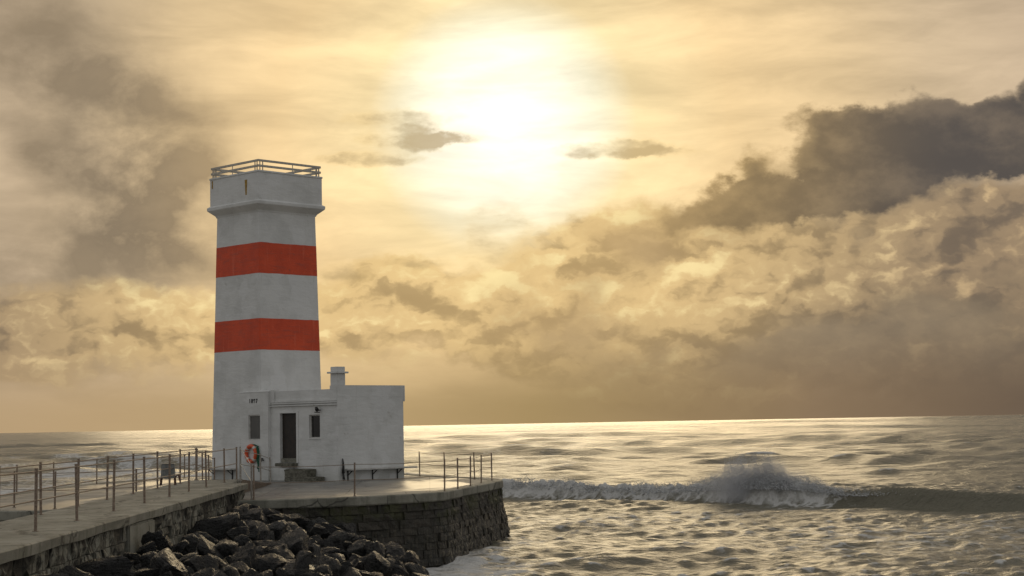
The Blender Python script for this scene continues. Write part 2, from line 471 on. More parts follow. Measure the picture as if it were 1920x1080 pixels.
simple('dark_pane', (0.016, 0.015, 0.013), (0.011, 0.010, 0.009), 0.12, 1.5, 0.001)
simple('ring_orange', (0.80, 0.115, 0.035), (0.62, 0.10, 0.035), 0.45, 9)
simple('ring_white', (0.70, 0.66, 0.60), (0.55, 0.50, 0.44), 0.5, 9)
simple('green_rope', (0.02, 0.13, 0.075), (0.015, 0.085, 0.05), 0.8, 40)
simple('step_stone', (0.185, 0.175, 0.135), (0.085, 0.08, 0.06), 0.8, 7, 0.03)
simple('grey_box', (0.24, 0.245, 0.235), (0.16, 0.165, 0.155), 0.5, 10)
simple('white_wood', (0.60, 0.59, 0.56), (0.44, 0.43, 0.40), 0.6, 6)
simple('foot_iron', (0.16, 0.075, 0.045), (0.07, 0.04, 0.03), 0.75, 25)
simple('digit_black', (0.015, 0.015, 0.015), (0.02, 0.02, 0.02), 0.6, 5)
simple('ramp_dirt', (0.17, 0.12, 0.075), (0.09, 0.065, 0.045), 0.8, 3, 0.03)

# ------------------------------------------------------------------ mesh helpers
class MB:
    def __init__(self):
        self.v = []; self.f = []
    def quadgrid(self, vs, fs):
        o = len(self.v); self.v += [tuple(p) for p in vs]; self.f += [tuple(i + o for i in f) for f in fs]
    def hexa(self, c):            # 8 corners: bottom ccw, top ccw
        self.quadgrid(c, [(3, 2, 1, 0), (4, 5, 6, 7), (0, 1, 5, 4), (1, 2, 6, 5), (2, 3, 7, 6), (3, 0, 4, 7)])
    def box(self, x0, x1, y0, y1, z0, z1):
        self.hexa([(x0, y0, z0), (x1, y0, z0), (x1, y1, z0), (x0, y1, z0), (x0, y0, z1), (x1, y0, z1), (x1, y1, z1), (x0, y1, z1)])
        return self
    def frustum(self, hw0, z0, hw1, z1):
        self.hexa([(-hw0, -hw0, z0), (hw0, -hw0, z0), (hw0, hw0, z0), (-hw0, hw0, z0), (-hw1, -hw1, z1), (hw1, -hw1, z1), (hw1, hw1, z1), (-hw1, hw1, z1)])
        return self
    def tube(self, pts, r, n=6, r1=None):
        pts = [Vector(p) for p in pts]; rings = []
        o = len(self.v)
        for i, p in enumerate(pts):
            a = pts[max(i - 1, 0)]; b = pts[min(i + 1, len(pts) - 1)]
            t = (b - a).normalized()
            ref = Vector((0, 0, 1)) if abs(t.z) < 0.9 else Vector((1, 0, 0))
            s = t.cross(ref).normalized(); u = s.cross(t)
            rr = r if r1 is None else r + (r1 - r) * i / (len(pts) - 1)
            for k in range(n):
                an = 2 * math.pi * (k + 0.5) / n
                self.v.append(tuple(p + s * math.cos(an) * rr + u * math.sin(an) * rr))
        for i in range(len(pts) - 1):
            for k in range(n):
                a = o + i * n + k; b = o + i * n + (k + 1) % n
                self.f.append((a, b, b + n, a + n))
        self.f.append(tuple(o + k for k in range(n))[::-1]); self.f.append(tuple(o + (len(pts) - 1) * n + k for k in range(n)))
        return self
    def mesh(self, name, mat, bevel=0.0, smooth=False, segs=2):
        me = bpy.data.meshes.new(name); me.from_pydata(self.v, [], self.f)
        bm = bmesh.new(); bm.from_mesh(me)
        bmesh.ops.recalc_face_normals(bm, faces=bm.faces)
        if bevel > 0:
            bmesh.ops.bevel(bm, geom=[e for e in bm.edges], offset=bevel, segments=segs, affect='EDGES', clamp_overlap=True)
        bm.to_mesh(me); bm.free()
        if smooth:
            me.polygons.foreach_set('use_smooth', [True] * len(me.polygons))
        me.materials.append(MATS[mat])
        return me
    def build(self, name, mat, parent=None, bevel=0.0, smooth=False):
        return link(name, self.mesh(name, mat, bevel, smooth), parent)

def link(name, data, parent=None):
    o = bpy.data.objects.new(name, data); COL.objects.link(o)
    if parent is not None: o.parent = parent
    return o
def thing(name, label, cat, loc=(0, 0, 0), rz=0.0, group=None):
    o = link(name, None); o.location = loc; o.rotation_euler = (0, 0, rz); o.empty_display_size = 0.3
    return tag(o, label, cat, group)
def tag(o, label, cat, group=None):
    o['label'] = label; o['category'] = cat
    if group: o['group'] = group
    return o
def kind(o, k):
    o['kind'] = k; return o
rng = random.Random(7)
NP = np.random.default_rng(11)

DECK = 2.06        # platform level
WALK = 2.52        # walkway level

# ------------------------------------------------------------------ sea
def crest_y(x):            # line of the breaking wave
    return 94.0 - 1.0 * x + 0.7 * np.sin(x * 0.33 + 0.6) + 0.25 * np.sin(x * 0.9)
def crest_h(x):
    h = 0.84 + 0.10 * np.sin(x * 0.55 + 1.0)
    h = h + 0.25 * np.exp(-((x - 11.5) / 3.0) ** 2) + 0.25 * np.exp(-((x - 18.5) / 4.5) ** 2)
    h = h - 0.22 * np.exp(-((x - 15.2) / 1.4) ** 2) - 0.42 * np.clip((x - 17.5) / 6, 0, 1)
    return h * np.clip((x + 9) / 7, 0, 1) * np.clip((70 - x) / 35, 0, 1)

def sea_height(x, y, spacing):
    """Gerstner sum; returns dx, dy, dz and a steepness measure"""
    r = np.random.default_rng(5)
    dx = np.zeros_like(x); dy = np.zeros_like(x); dz = np.zeros_like(x); J = np.zeros_like(x)
    groups = [(9, 45, 110, 0.0050, 0.16), (14, 14, 42, 0.0062, 0.28), (24, 4.0, 13, 0.0170, 0.50), (40, 0.9, 3.2, 0.0135, 0.75), (44, 0.36, 0.9, 0.0270, 1.2)]
    calm = np.clip((y - 60) / 160, 0.30, 1)        # long swell is low inside the break
    for n, l0, l1, slope, spread in groups:
        for i in range(n):
            lam = l0 * (l1 / l0) ** r.random(); k = 2 * math.pi / lam
            th = -math.pi / 2 + 0.10 + r.normal() * spread
            a = slope * lam / (2 * math.pi) * (3.2 if l0 > 40 else 2.4) * (0.6 + 0.8 * r.random())
            ph = r.random() * 6.283
            cx, sy = math.cos(th), math.sin(th)
            wgt = np.clip((lam / spacing - 2.2) / 2.5, 0, 1)
            if l0 > 10: wgt = wgt * calm
            elif 0.5 < l0 < 3.5: wgt = wgt * np.clip(0.85 + (y - 95) / 90, 0.85, 1.45)
            if 3.5 < l0 < 10: wgt = wgt * np.clip((y - 85) / 90, 0.42, 0.88)
            arg = k * (cx * x + sy * y) + ph
            c = np.cos(arg); s = np.sin(arg)
            dz += wgt * a * c; q = 0.85
            dx -= wgt * q * a * cx * s; dy -= wgt * q * a * sy * s
            J += wgt * a * k * c
    return dx, dy, dz, J

def build_sea():
    nc, tm = 900, 0.62
    t = np.linspace(-1, 1, nc)
    tan = tm * (0.62 * t + 0.38 * t ** 3)
    rows = [16.0]
    while rows[-1] < 30000:
        D = rows[-1]
        st = max(0.16, 0.00175 * D ** 1.2) if D > 30 else 0.3
        if 60 < D < 108: st = 0.20
        rows.append(D + st)
    rows = np.array(rows); rows = np.concatenate([rows, [45000.0]])
    Y, T = np.meshgrid(rows, tan, indexing='ij')
    X = Y * T
    spacing = np.maximum(np.gradient(rows)[:, None] * np.ones_like(T), Y * np.gradient(tan)[None, :])
    dx, dy, dz, J = sea_height(X, Y, spacing)
    far = np.clip((9000 - Y) / 6000, 0, 1)
    # breaking wave
    s = Y - crest_y(X)
    h = crest_h(X)
    front = np.exp(-(np.minimum(s, 0) / 0.70) ** 2); back = np.exp(-np.maximum(s, 0) / 5.0)
    ridge = h * np.where(s < 0, front, back)
    lump = np.zeros_like(X)
    msk = (np.abs(s) < 4) & (Y < 112)
    foam = np.zeros_like(X)
    lead = 1 / (1 + np.exp((X - 14.5) / 1.3))
    foam += np.clip(np.where(s < 0, np.exp(-(s / 1.5) ** 2), np.exp(-s / 1.1)), 0, 1) * lead * (X > -9)
    idx = np.argwhere(msk)
    for i, j in idx:
        p = Vector((X[i, j], Y[i, j], 0))
        lump[i, j] = mnoise.fractal(p * 1.1, 0.9, 2.1, 4) * 0.30 + mnoise.fractal(p * 3.1, 0.9, 2.1, 3) * 0.10
    ridge = ridge + np.where(msk, lump * foam, 0)
    # slack water tucked behind the ridge
    damp = 1 - 0.72 * np.clip(np.where(s < 0, np.exp(-(s / 2.0) ** 2), np.exp(-(s / 5.0) ** 2)), 0, 1) * np.clip(h / 0.4, 0, 1) * (Y < 130)
    dz = dz * damp
    Z = dz * np.maximum(far, 0.25) + ridge
    # second, smaller rollers farther out
    for (cx, cy, wx, hh, sl) in ((-2, 205, 16, 0.75, 0.04), (26, 165, 14, 0.5, -0.1), (-31, 116, 8, 0.55, 0.05), (-24, 134, 5, 0.5, 0.02), (-34, 150, 9, 0.7, -0.04), (-44, 190, 16, 0.9, 0.0), (-58, 240, 18, 0.9, 0.03), (-42, 262, 12, 0.8, 0.0), (-8, 128, 5, 0.45, 0.03), (4, 172, 7, 0.5, 0.0), (22, 330, 40, 0.9, 0.03), (70, 280, 26, 0.7, -0.05), (120, 600, 60, 1.5, 0.0), (10, 480, 60, 1.0, 0.02), (-120, 420, 60, 1.2, 0.0), (240, 1500, 160, 2.6, 0.0), (520, 2000, 200, 3.2, 0.0)):
        ss = Y - (cy + sl * (X - cx) + 1.5 * np.sin((X - cx) * 0.21 + cy))
        wd = 0.9 + cy * 0.008
        en = np.exp(-((X - cx) / wx) ** 2)
        Z += hh * en * np.where(ss < 0, np.exp(-(ss / wd) ** 2), np.exp(-ss / (wd * 4)))
        if cx < 5 and cy < 300:
            foam += (0.95 if cx < -20 else 0.6) * en * np.where(ss < 0, np.exp(-(ss / (wd * 2)) ** 2), np.exp(-ss / wd)) * (0.65 + 0.35 * np.sin(X * 0.9 + cy))
    # white water against the walls and rocks
    edge = np.clip(1 - np.hypot(X + 3.0, (Y - 50.5) * 0.8) / 4.6, 0, 1)
    edge2 = np.clip(1 - np.abs(np.hypot(X + 9, Y - 60) - 9.3) / 1.1, 0, 1)
    foam += 0.85 * edge + 0.45 * edge2
    foam += np.clip((J - 0.30) * 2.2, 0, 0.7) + np.clip((J - 0.22) * 3.0, 0, 0.7) * np.clip((Y - 105) / 20, 0, 1)
    foam += 0.50 * np.clip((-X - 8) / 10, 0, 1) * np.clip((Y - 60) / 20, 0, 1) * np.clip((260 - Y) / 120, 0, 1)
    patch = 0.5 + 0.5 * np.sin(X * 0.21 + 1.3 * np.sin(Y * 0.13) + 0.7) * np.sin(Y * 0.19 + 0.6 * np.sin(X * 0.3))
    foam += (0.36 + 0.24 * patch) * np.clip((88 - Y) / 12, 0, 1) + 0.22 * np.clip((Y - 88) / 8, 0, 1) * np.clip((220 - Y) / 100, 0, 1)
    foam = foam * (1 - np.exp(-(s / 3.0) ** 2) * (X > 14) * (Y < 100) * np.clip((X - 14) / 3, 0, 1))
    foam = np.clip(foam, 0, 1)
    V = np.stack([X + dx * damp, Y + dy * damp, Z], -1).reshape(-1, 3).astype(np.float32)
    nr = len(rows)
    a = (np.arange(nr - 1)[:, None] * nc + np.arange(nc - 1)[None, :])
    F = np.stack([a, a + 1, a + nc + 1, a + nc], -1).reshape(-1, 4).astype(np.int32)
    me = bpy.data.meshes.new('sea')
    me.vertices.add(len(V)); me.vertices.foreach_set('co', V.ravel())
    me.loops.add(F.size); me.loops.foreach_set('vertex_index', F.ravel())
    me.polygons.add(len(F)); me.polygons.foreach_set('loop_start', np.arange(len(F), dtype=np.int32) * 4)
    me.polygons.foreach_set('use_smooth', np.ones(len(F), dtype=bool))
    at = me.attributes.new('foam', 'FLOAT', 'POINT'); at.data.foreach_set('value', foam.ravel().astype(np.float32))
    me.update(); me.validate()
    def mk(g, b, out):
        p = pos(g)
        fa = g.new('ShaderNodeAttribute'); fa.attribute_name = 'foam'; f = fa.outputs['Fac']
        y = g.sep(p)[1]
        r1 = g.noise(g.mapping(p, scale=(1.0, 1.5, 1)), 2.4, 4, 0.6)
        r2 = g.noise(g.mapping(p, rot=(0, 0, 0.2), scale=(0.75, 1.4, 1)), 0.85, 5, 0.62)
        r3 = g.noise(g.mapping(p, rot=(0, 0, -0.12), scale=(0.6, 1.3, 1)), 0.24, 5, 0.6)
        r4 = g.noise(g.mapping(p, scale=(0.45, 1.3, 1)), 0.05, 5, 0.6)
        hgt = g.add(g.add(g.mul(r1, g.mr(y, 50, 700, 0.15, 0.05)), g.mul(r2, g.mr(y, 80, 900, 0.42, 0.25))),
                    g.add(g.mul(r3, g.mr(y, 60, 300, 0.15, 0.95)), g.mul(r4, g.mr(y, 250, 1200, 0.0, 2.2))))
        bn = g.bump(hgt, 1.0, 1.0)
        # foam lace
        l1 = g.vor(g.vm('ADD', g.mapping(p, scale=(0.9, 1.3, 1)), g.vm('MULTIPLY', g.noise(p, 0.9, 4, 0.6, color=True), (1.6, 1.6, 0))), 1.1, 'DISTANCE_TO_EDGE')
        lace = g.mr(l1, 0.02, 0.16, 1.0, 0.0)
        br = g.add(g.mul(g.noise(p, 1.5, 6, 0.7), 0.55), g.mul(g.noise(g.mapping(p, scale=(1, 0.7, 1)), 5.5, 4, 0.65), 0.45))
        cov = g.add(f, g.mul(g.sub(g.add(g.mul(br, 0.75), g.mul(lace, 0.22)), 0.55), 1.25))
        k = g.mr(cov, 0.42, 0.92)
        col = g.mix(k, (0.165, 0.152, 0.108), (0.64, 0.63, 0.60))
        setb(g, b, col, g.m('MAXIMUM', g.mr(y, 40, 400, 0.30, 0.26), g.mul(k, 0.75)), bn, 0.5)
        b.inputs['IOR'].default_value = 1.333
    material('sea_water', mk)
    me.materials.append(MATS['sea_water'])
    o = kind(link('sea', me), 'structure')
    print('sea', len(V))
    return o
build_sea()

def tetra_cloud(name, P, S, mat, label, cat=None):
    """many tiny water drops as one mesh"""
    base = np.array([(1, 1, 1), (1, -1, -1), (-1, 1, -1), (-1, -1, 1)], float) / 1.73
    n = len(P)
    q = NP.normal(size=(n, 4)); q /= np.linalg.norm(q, axis=1)[:, None]
    w, x, y, z = q.T
    M = np.stack([1 - 2 * (y * y + z * z), 2 * (x * y - z * w), 2 * (x * z + y * w), 2 * (x * y + z * w), 1 - 2 * (x * x + z * z), 2 * (y * z - x * w), 2 * (x * z - y * w), 2 * (y * z + x * w), 1 - 2 * (x * x + y * y)], -1).reshape(n, 3, 3)
    V = np.einsum('nij,kj->nki', M, base) * S[:, None, None] + P[:, None, :]
    V = V.reshape(-1, 3).astype(np.float32)
    f = np.array([(0, 1, 2), (0, 3, 1), (0, 2, 3), (1, 3, 2)])
    F = (np.arange(n)[:, None, None] * 4 + f[None]).reshape(-1, 3).astype(np.int32)
    me = bpy.data.meshes.new(name)
    me.vertices.add(len(V)); me.vertices.foreach_set('co', V.ravel())
    me.loops.add(F.size); me.loops.foreach_set('vertex_index', F.ravel())
    me.polygons.add(len(F)); me.polygons.foreach_set('loop_start', np.arange(len(F), dtype=np.int32) * 3)
    me.polygons.foreach_set('use_smooth', np.ones(len(F), dtype=bool))
    me.update(); me.validate()
    me.materials.append(MATS[mat])
    o = kind(link(name, me), 'stuff'); o['label'] = label; o['category'] = cat
    return o
def mk_spray(g, b, out):
    setb(g, b, (0.78, 0.79, 0.80), 0.6, spec=0.3)
    b.inputs['Transmission Weight'].default_value = 0.0
    tr = g.new('ShaderNodeBsdfTranslucent'); g.put(tr.inputs[0], (0.6, 0.6, 0.6))
    mx = g.new('ShaderNodeMixShader'); mx.inputs[0].default_value = 0.25
    g.nt.links.new(b.outputs[0], mx.inputs[1]); g.nt.links.new(tr.outputs[0], mx.inputs[2]); g.nt.links.new(mx.outputs[0], out.inputs[0])
material('spray', mk_spray)
def build_spray():
    P = []; S = []
    # plume thrown up where the wave breaks, several jets
    jets = [(11.4, 1.95, 1.5, 11000), (10.6, 1.6, 1.0, 5000), (12.3, 1.55, 1.1, 5000), (13.7, 0.80, 1.4, 3600), (9.3, 0.65, 1.2, 2600), (15.4, 0.5, 1.2, 1800), (7.6, 0.42, 1.3, 1700), (11.2, 2.4, 1.1, 1800)]
    for (x0, hh, wx, n) in jets:
        t = NP.random(n) ** 1.1
        x = x0 + NP.normal(size=n) * wx * (0.5 + 0.3 * t)
        env = np.exp(-((x - x0) / (wx * 1.25)) ** 2) * (0.8 + 0.25 * np.sin(x * 3.1 + x0) * np.sin(x * 7.7))
        z = crest_h(x) * 0.7 + hh * t * env * (0.8 + 0.45 * NP.random(n) ** 3)
        y = crest_y(x) + NP.normal(size=n) * 0.55 + 0.6 * t
        P.append(np.stack([x, y, z], 1)); S.append(0.010 + 0.040 * (1 - t) ** 1.5 * NP.random(n) + 0.010 * NP.random(n))
    # ragged lip of foam along the broken part of the crest
    n = 15000
    x = -3 + 18 * NP.random(n); t = NP.random(n) ** 2
    lump = 0.5 + 0.5 * np.sin(x * 1.9 + np.sin(x * 0.8) * 2) * np.sin(x * 0.7 + 1)
    z = crest_h(x) * (0.55 + 0.4 * NP.random(n)) + 0.60 * t * (0.25 + lump)
    y = crest_y(x) + NP.normal(size=n) * 0.35
    P.append(np.stack([x, y, z], 1)); S.append(0.012 + 0.05 * (1 - t) * NP.random(n))
    tetra_cloud('wave_spray', np.concatenate(P), np.concatenate(S), 'spray', 'grey white spray thrown up by the breaking wave', 'spray')
build_spray()

# fine mist hanging over the burst
def build_mist():
    m = bpy.data.materials.new('mist'); m.use_nodes = True; nt = m.node_tree; nt.nodes.clear(); g = G(nt); MATS['mist'] = m
    out = g.new('ShaderNodeOutputMaterial'); v = g.new('ShaderNodeVolumePrincipled'); nt.links.new(v.outputs[0], out.inputs['Volume'])
    tc = obj_co(g)
    fall = g.mr(g.vm('LENGTH', tc), 0.25, 1.0, 1.0, 0.0)
    n = g.noise(tc, 2.3, 4, 0.6)
    g.put(v.inputs['Density'], g.mul(g.mul(fall, g.mr(n, 0.34, 0.62)), 1.9))
    g.put(v.inputs['Color'], (0.86, 0.87, 0.90)); g.put(v.inputs['Anisotropy'], 0.0)
    bm = bmesh.new(); bmesh.ops.create_icosphere(bm, subdivisions=3, radius=1.0)
    me = bpy.data.meshes.new('wave_mist'); bm.to_mesh(me); bm.free(); me.materials.append(m)
    x0 = 11.5
    o = kind(link('wave_mist', me), 'stuff'); o.location = (x0, float(crest_y(np.array(x0))) + 0.2, 0.9); o.scale = (3.0, 1.2, 1.95)
    o['label'] = 'soft grey mist hanging over the burst of the breaking wave'; o['category'] = 'mist'
build_mist()

# ------------------------------------------------------------------ stone platform
OUTLINE = [(-0.55, 63.2), (-0.63, 61.6), (-1.0, 59.4), (-1.45, 57.0), (-1.75, 55.3), (-2.08, 53.3), (-2.22, 52.75), (-2.5, 52.3), (-3.2, 51.5), (-4.7, 50.2), (-6.0, 49.45), (-7.55, 49.1),
           (-9.5, 47.9), (-12.9, 45.0), (-16.2, 49), (-17.0, 56), (-17.1, 63), (-16.5, 69), (-14, 75), (-9, 77), (-5, 74), (-3.2, 69.5), (-1.2, 66)]
def smooth_loop(pts, n=5):
    out = []; k = len(pts)
    for i in range(k):
        p0, p1, p2, p3 = (np.array(pts[(i + j) % k], float) for j in (-1, 0, 1, 2))
        for t in np.arange(n) / n:
            out.append(0.5 * ((2 * p1) + (-p0 + p2) * t + (2 * p0 - 5 * p1 + 4 * p2 - p3) * t ** 2 + (-p0 + 3 * p1 - 3 * p2 + p3) * t ** 3))
    return np.array(out)
LOOP = smooth_loop(OUTLINE)
def normals(L):
    t = np.roll(L, -1, 0) - np.roll(L, 1, 0); t /= np.linalg.norm(t, axis=1)[:, None]
    n = np.stack([-t[:, 1], t[:, 0]], 1)
    c = L.mean(0); s = np.sign(((L - c) * n).sum(1).mean()); return n * s, t
LN, LT = normals(LOOP)
def ring(mb, prof, closed=True):
    """prof: list of (offset outward, z) swept round the outline"""
    o = len(mb.v); m = len(prof); k = len(LOOP)
    for i in range(k):
        for (d, z) in prof:
            q = LOOP[i] + LN[i] * d; mb.v.append((q[0], q[1], z))
    for i in range(k):
        j = (i + 1) % k
        for a in range(m if closed else m - 1):
            b = (a + 1) % m
            mb.f.append((o + i * m + a, o + j * m + a, o + j * m + b, o + i * m + b))

plat = thing('stone_platform', 'rounded stone sea platform with concrete coping under the lighthouse', 'platform')
mb = MB()
c = LOOP.mean(0); inner = LOOP - LN * 0.42
nseg = 26
vs = []; fs = []
for i, q in enumerate(inner):
    for s in range(nseg + 1):
        u = s / nseg; pnt = q * (1 - u) + c * u
        vs.append((pnt[0], pnt[1], DECK - 0.004 + 0.012 * mnoise.fractal(Vector((pnt[0] * 0.4, pnt[1] * 0.25, 0)), 1, 2, 3)))
k = len(inner)
for i in range(k):
    j = (i + 1) % k
    for s in range(nseg):
        fs.append((i * (nseg + 1) + s, j * (nseg + 1) + s, j * (nseg + 1) + s + 1, i * (nseg + 1) + s + 1))
mb.quadgrid(vs, fs); mb.build('deck', 'wet_concrete', plat, smooth=True)
mb = MB(); ring(mb, [(-0.45, 1.80), (-0.45, DECK + 0.012), (0.03, DECK + 0.018), (0.06, DECK - 0.01), (0.065, 1.84), (0.03, 1.80)]); mb.build('coping', 'coping_concrete', plat)
mb = MB(); ring(mb, [(-0.10, 1.80), (0.22, -0.3), (0.40, -1.6)], closed=False); mb.build('wall_core', 'dark_mortar', plat)
# masonry courses on the faces that can be seen
acc = 0.0; path = []; npt = len(LOOP)
start = 0
order = [(i) % npt for i in range(-3, 57)]
for a, i in enumerate(order):
    if a: acc += np.linalg.norm(LOOP[i] - LOOP[order[a - 1]])
    path.append(acc)
path = np.array(path); PX = np.array([LOOP[i] for i in order]); PN = np.array([LN[i] for i in order])
def at_len(s):
    q = np.array([np.interp(s, path, PX[:, 0]), np.interp(s, path, PX[:, 1])]); n = np.array([np.interp(s, path, PN[:, 0]), np.interp(s, path, PN[:, 1])])
    return q, n / np.linalg.norm(n)
def stone_mesh(l, h, d, seed, mat, amp=0.035):
    """dressed block with worn, uneven face: local x along, y outward, z up"""
    r = random.Random(seed); mb = MB()
    nx, nz = 3, 2
    vs = []; fs = []
    for iz in range(nz + 1):
        for ix in range(nx + 1):
            x = (ix / nx - 0.5) * l; z = (iz / nz - 0.5) * h
            e = (ix in (0, nx)) or (iz in (0, nz))
            vs.append((x * (0.99 if e else 1), d * (0.80 if e else 1) + r.uniform(-amp, amp), z * (0.98 if e else 1) + (r.uniform(-.012, .012))))
    W = nx + 1
    for iz in range(nz):
        for ix in range(nx):
            a = iz * W + ix; fs.append((a, a + 1, a + W + 1, a + W))
    per = [ix for ix in range(W)] + [iz * W + nx for iz in range(1, nz + 1)] + [nz * W + ix for ix in range(nx - 1, -1, -1)] + [iz * W for iz in range(nz - 1, 0, -1)]
    base = len(vs)
    for i in per:
        vs.append((vs[i][0], -0.08, vs[i][2]))
    for a in range(len(per)):
        b = (a + 1) % len(per); fs.append((per[a], base + a, base + b, per[b]))
    mb.quadgrid(vs, fs)
    return mb.mesh('stone', mat, smooth=False)
POOL = [stone_mesh(1, 1, 1, 100 + i, 'sea_stone', 0.3) for i in range(14)]
course_h = [0.26, 0.23, 0.25, 0.22, 0.25, 0.22, 0.25, 0.23]
zt = 1.80; nst = 0
for ci, hc in enumerate(course_h):
    zc = zt - hc / 2; off = -0.10 + (1.80 - zc) * 0.152
    s = 0.1 + (ci % 2) * 0.3
    while s < path[-1] - 0.8:
        l = rng.uniform(0.34, 0.78)
        q, n = at_len(s + l / 2)
        o = link('stone', POOL[rng.randrange(len(POOL))], plat)
        o.location = (q[0] + n[0] * off, q[1] + n[1] * off, zc)
        o.scale = (l * 0.995, rng.uniform(0.07, 0.14), hc * 0.99)
        o.rotation_euler = (0, 0, math.atan2(n[1], n[0]) - math.pi / 2)
        o.rotation_euler.x = R(8.6); o.rotation_euler.z += rng.uniform(-.03, .03)
        s += l; nst += 1
    zt -= hc
print('stones', nst)
# broken ends of the coping and stains are left to the material

# ------------------------------------------------------------------ walkway
XN = lambda d: -6.27 - 0.033 * d
XF = lambda d: -8.00 - 0.043 * d
walk = thing('stone_walkway', 'raised concrete walkway on a whitewashed stone wall leading to the platform', 'walkway')
mb = MB()
D0, D1 = 6.0, 50.5
n = 60
prof = []
vs = []; fs = []
for i in range(n + 1):
    d = D0 + (D1 - D0) * i / n
    j1, j2 = rng.uniform(-.012, .012), rng.uniform(-.012, .012)
    vs += [(XN(d) + 0.05 + j1, d, WALK - 0.17 + j2), (XN(d) + 0.06 + j1, d, WALK - 0.02), (XN(d) + 0.03 + j1, d, WALK + 0.004 + j2 * .4), (XN(d) - 0.5, d, WALK + 0.004), ((XN(d) + XF(d)) / 2, d, WALK + 0.012 + j2 * .4), (XF(d), d, WALK), (XF(d), d, WALK - 0.25), (XN(d) - 0.1, d, WALK - 0.18)]
m = 8
for i in range(n):
    for a in range(m):
        b = (a + 1) % m; fs.append((i * m + a, i * m + b, (i + 1) * m + b, (i + 1) * m + a))
fs.append(tuple(range(m))); fs.append(tuple(n * m + a for a in range(m))[::-1])
mb.quadgrid(vs, fs); mb.build('walkway_slab', 'coping_concrete', walk)
mb = MB()                                            # raised end on the platform and ramp down
def wedge(d0, d1, xn0, xn1, xf0, xf1, z0, z1, zb):
    mb.hexa([(xf0, d0, zb), (xn0, d0, zb), (xn1, d1, zb), (xf1, d1, zb), (xf0, d0, z0), (xn0, d0, z0), (xn1, d1, z1), (xf1, d1, z1)])
wedge(50.502, 54.5, -8.35, -8.72, XF(50.5), XF(54.5), WALK, WALK, 1.9)
mb.build('landing', 'coping_concrete', walk, bevel=0.015)
mb = MB(); wedge(54.503, 63.5, -8.72, -9.0, XF(54.5), -11.1, WALK - 0.004, DECK + 0.015, 1.9); mb.build('ramp', 'ramp_dirt', walk)
mb = MB()
mb.hexa([(XF(D0) + 0.05, D0, -1.0), (XN(D0) - 0.14, D0, -1.0), (XN(50.4) - 0.14, 50.4, -1.0), (XF(50.4) + 0.05, 50.4, -1.0),
         (XF(D0) + 0.05, D0, WALK - 0.2), (XN(D0) - 0.14, D0, WALK - 0.2), (XN(50.4) - 0.14, 50.4, WALK - 0.2), (XF(50.4) + 0.05, 50.4, WALK - 0.2)])
mb.build('wall_core', 'dark_mortar', walk)
POOLW = [stone_mesh(1, 1, 1, 300 + i, 'washed_stone', 0.45) for i in range(12)]
zt = WALK - 0.185
for ci, hc in enumerate([0.30, 0.27, 0.30, 0.28]):
    d = 14.0 + (ci % 2) * 0.35
    while d < 49.9:
        l = rng.uniform(0.5, 1.05)
        if not (32.6 < d + l / 2 < 35.2):
            o = link('stone', POOLW[rng.randrange(12)], walk)
            o.location = (XN(d + l / 2) - 0.125, d + l / 2, zt - hc / 2); o.scale = (l * 0.985, rng.uniform(0.07, 0.12), hc * 0.97)
            o.rotation_euler = (0, 0, -math.pi / 2 + 0.033)
        d += l
    zt -= hc
mb = MB(); mb.box(XN(34) - 0.4, XN(34) + 0.03, 32.75, 35.05, 0.6, WALK - 0.19); mb.build('buttress', 'coping_concrete', walk, bevel=0.03)

# ------------------------------------------------------------------ railings
def railing(label, posts, cat='railing', rails=(0.97, 0.50), r=0.013, post=0.026, height=1.0, mat='rail_steel', sag=0.0, closed=False, name='railing', tops=None, group=None):
    """posts: (x, y, z) feet; one railing = posts and continuous rails"""
    p0 = posts[0]
    t = thing(name, label, cat, p0, group=group)
    pts = []
    for i, (x, y, z) in enumerate(posts):
        hgt = height if tops is None else tops[i]
        lx, ly = rng.uniform(-.018, .018), rng.uniform(-.018, .018)
        mb = MB(); b = Vector((x - p0[0], y - p0[1], z - p0[2])); tp = b + Vector((lx, ly, hgt))
        mb.tube([b - Vector((0, 0, 0.05)), b + Vector((0, 0, 0.03)), tp], post, 8)
        mb.tube([tp, tp + Vector((0, 0, 0.022))], post * 1.15, 8)
        mb.tube([b - Vector((0, 0, 0.01)), b + Vector((0, 0, 0.012))], post * 2.2, 8)
        mb.build('post', mat, t)
        pts.append((b, tp))
    for fr in rails:
        line = []
        for i in range(len(pts)):
            q = pts[i][0].lerp(pts[i][1], fr)
            line.append(q)
            if i + 1 < len(pts):
                q2 = pts[i + 1][0].lerp(pts[i + 1][1], fr)
                for u in (0.25, 0.5, 0.75):
                    line.append(q.lerp(q2, u) - Vector((0, 0, sag * (1 - (2 * u - 1) ** 2) + rng.uniform(-.004, .004))))
        MB().tube(line, r, 6).build('rail', mat, t)
    return t
near = [(-6.66 - 0.04 * d, d, WALK) for d in (20.8, 24.4, 27.8, 30.9, 34.3, 37.8, 41.2, 44.3, 47.5, 51.4, 54.4)]
railing('rusty two rail railing along the near side of the walkway above the boulders', near)
far = [(-7.8 - 0.043 * d, d, WALK) for d in (23.6, 26.9, 30.2, 33.4, 36.8, 40.0, 43.4, 47.1, 51.2)] + [(-10.14, 54.5, WALK)]
railing('rusty two rail railing along the far side of the walkway beside the sea', far)
railing('short sloping handrail down the ramp in front of the life ring', [(-8.74, 54.6, WALK), (-8.74, 58.9, 2.29), (-9.02, 63.2, DECK + 0.02)], mat='rail_galvanised', height=0.95)
railing('short sloping handrail at the far side of the ramp left of the tower', [(-10.17, 54.75, WALK), (-10.43, 57.2, 2.38), (-10.72, 60.0, 2.24), (-10.98, 62.6, DECK + 0.03)], mat='rail_steel', height=0.97)
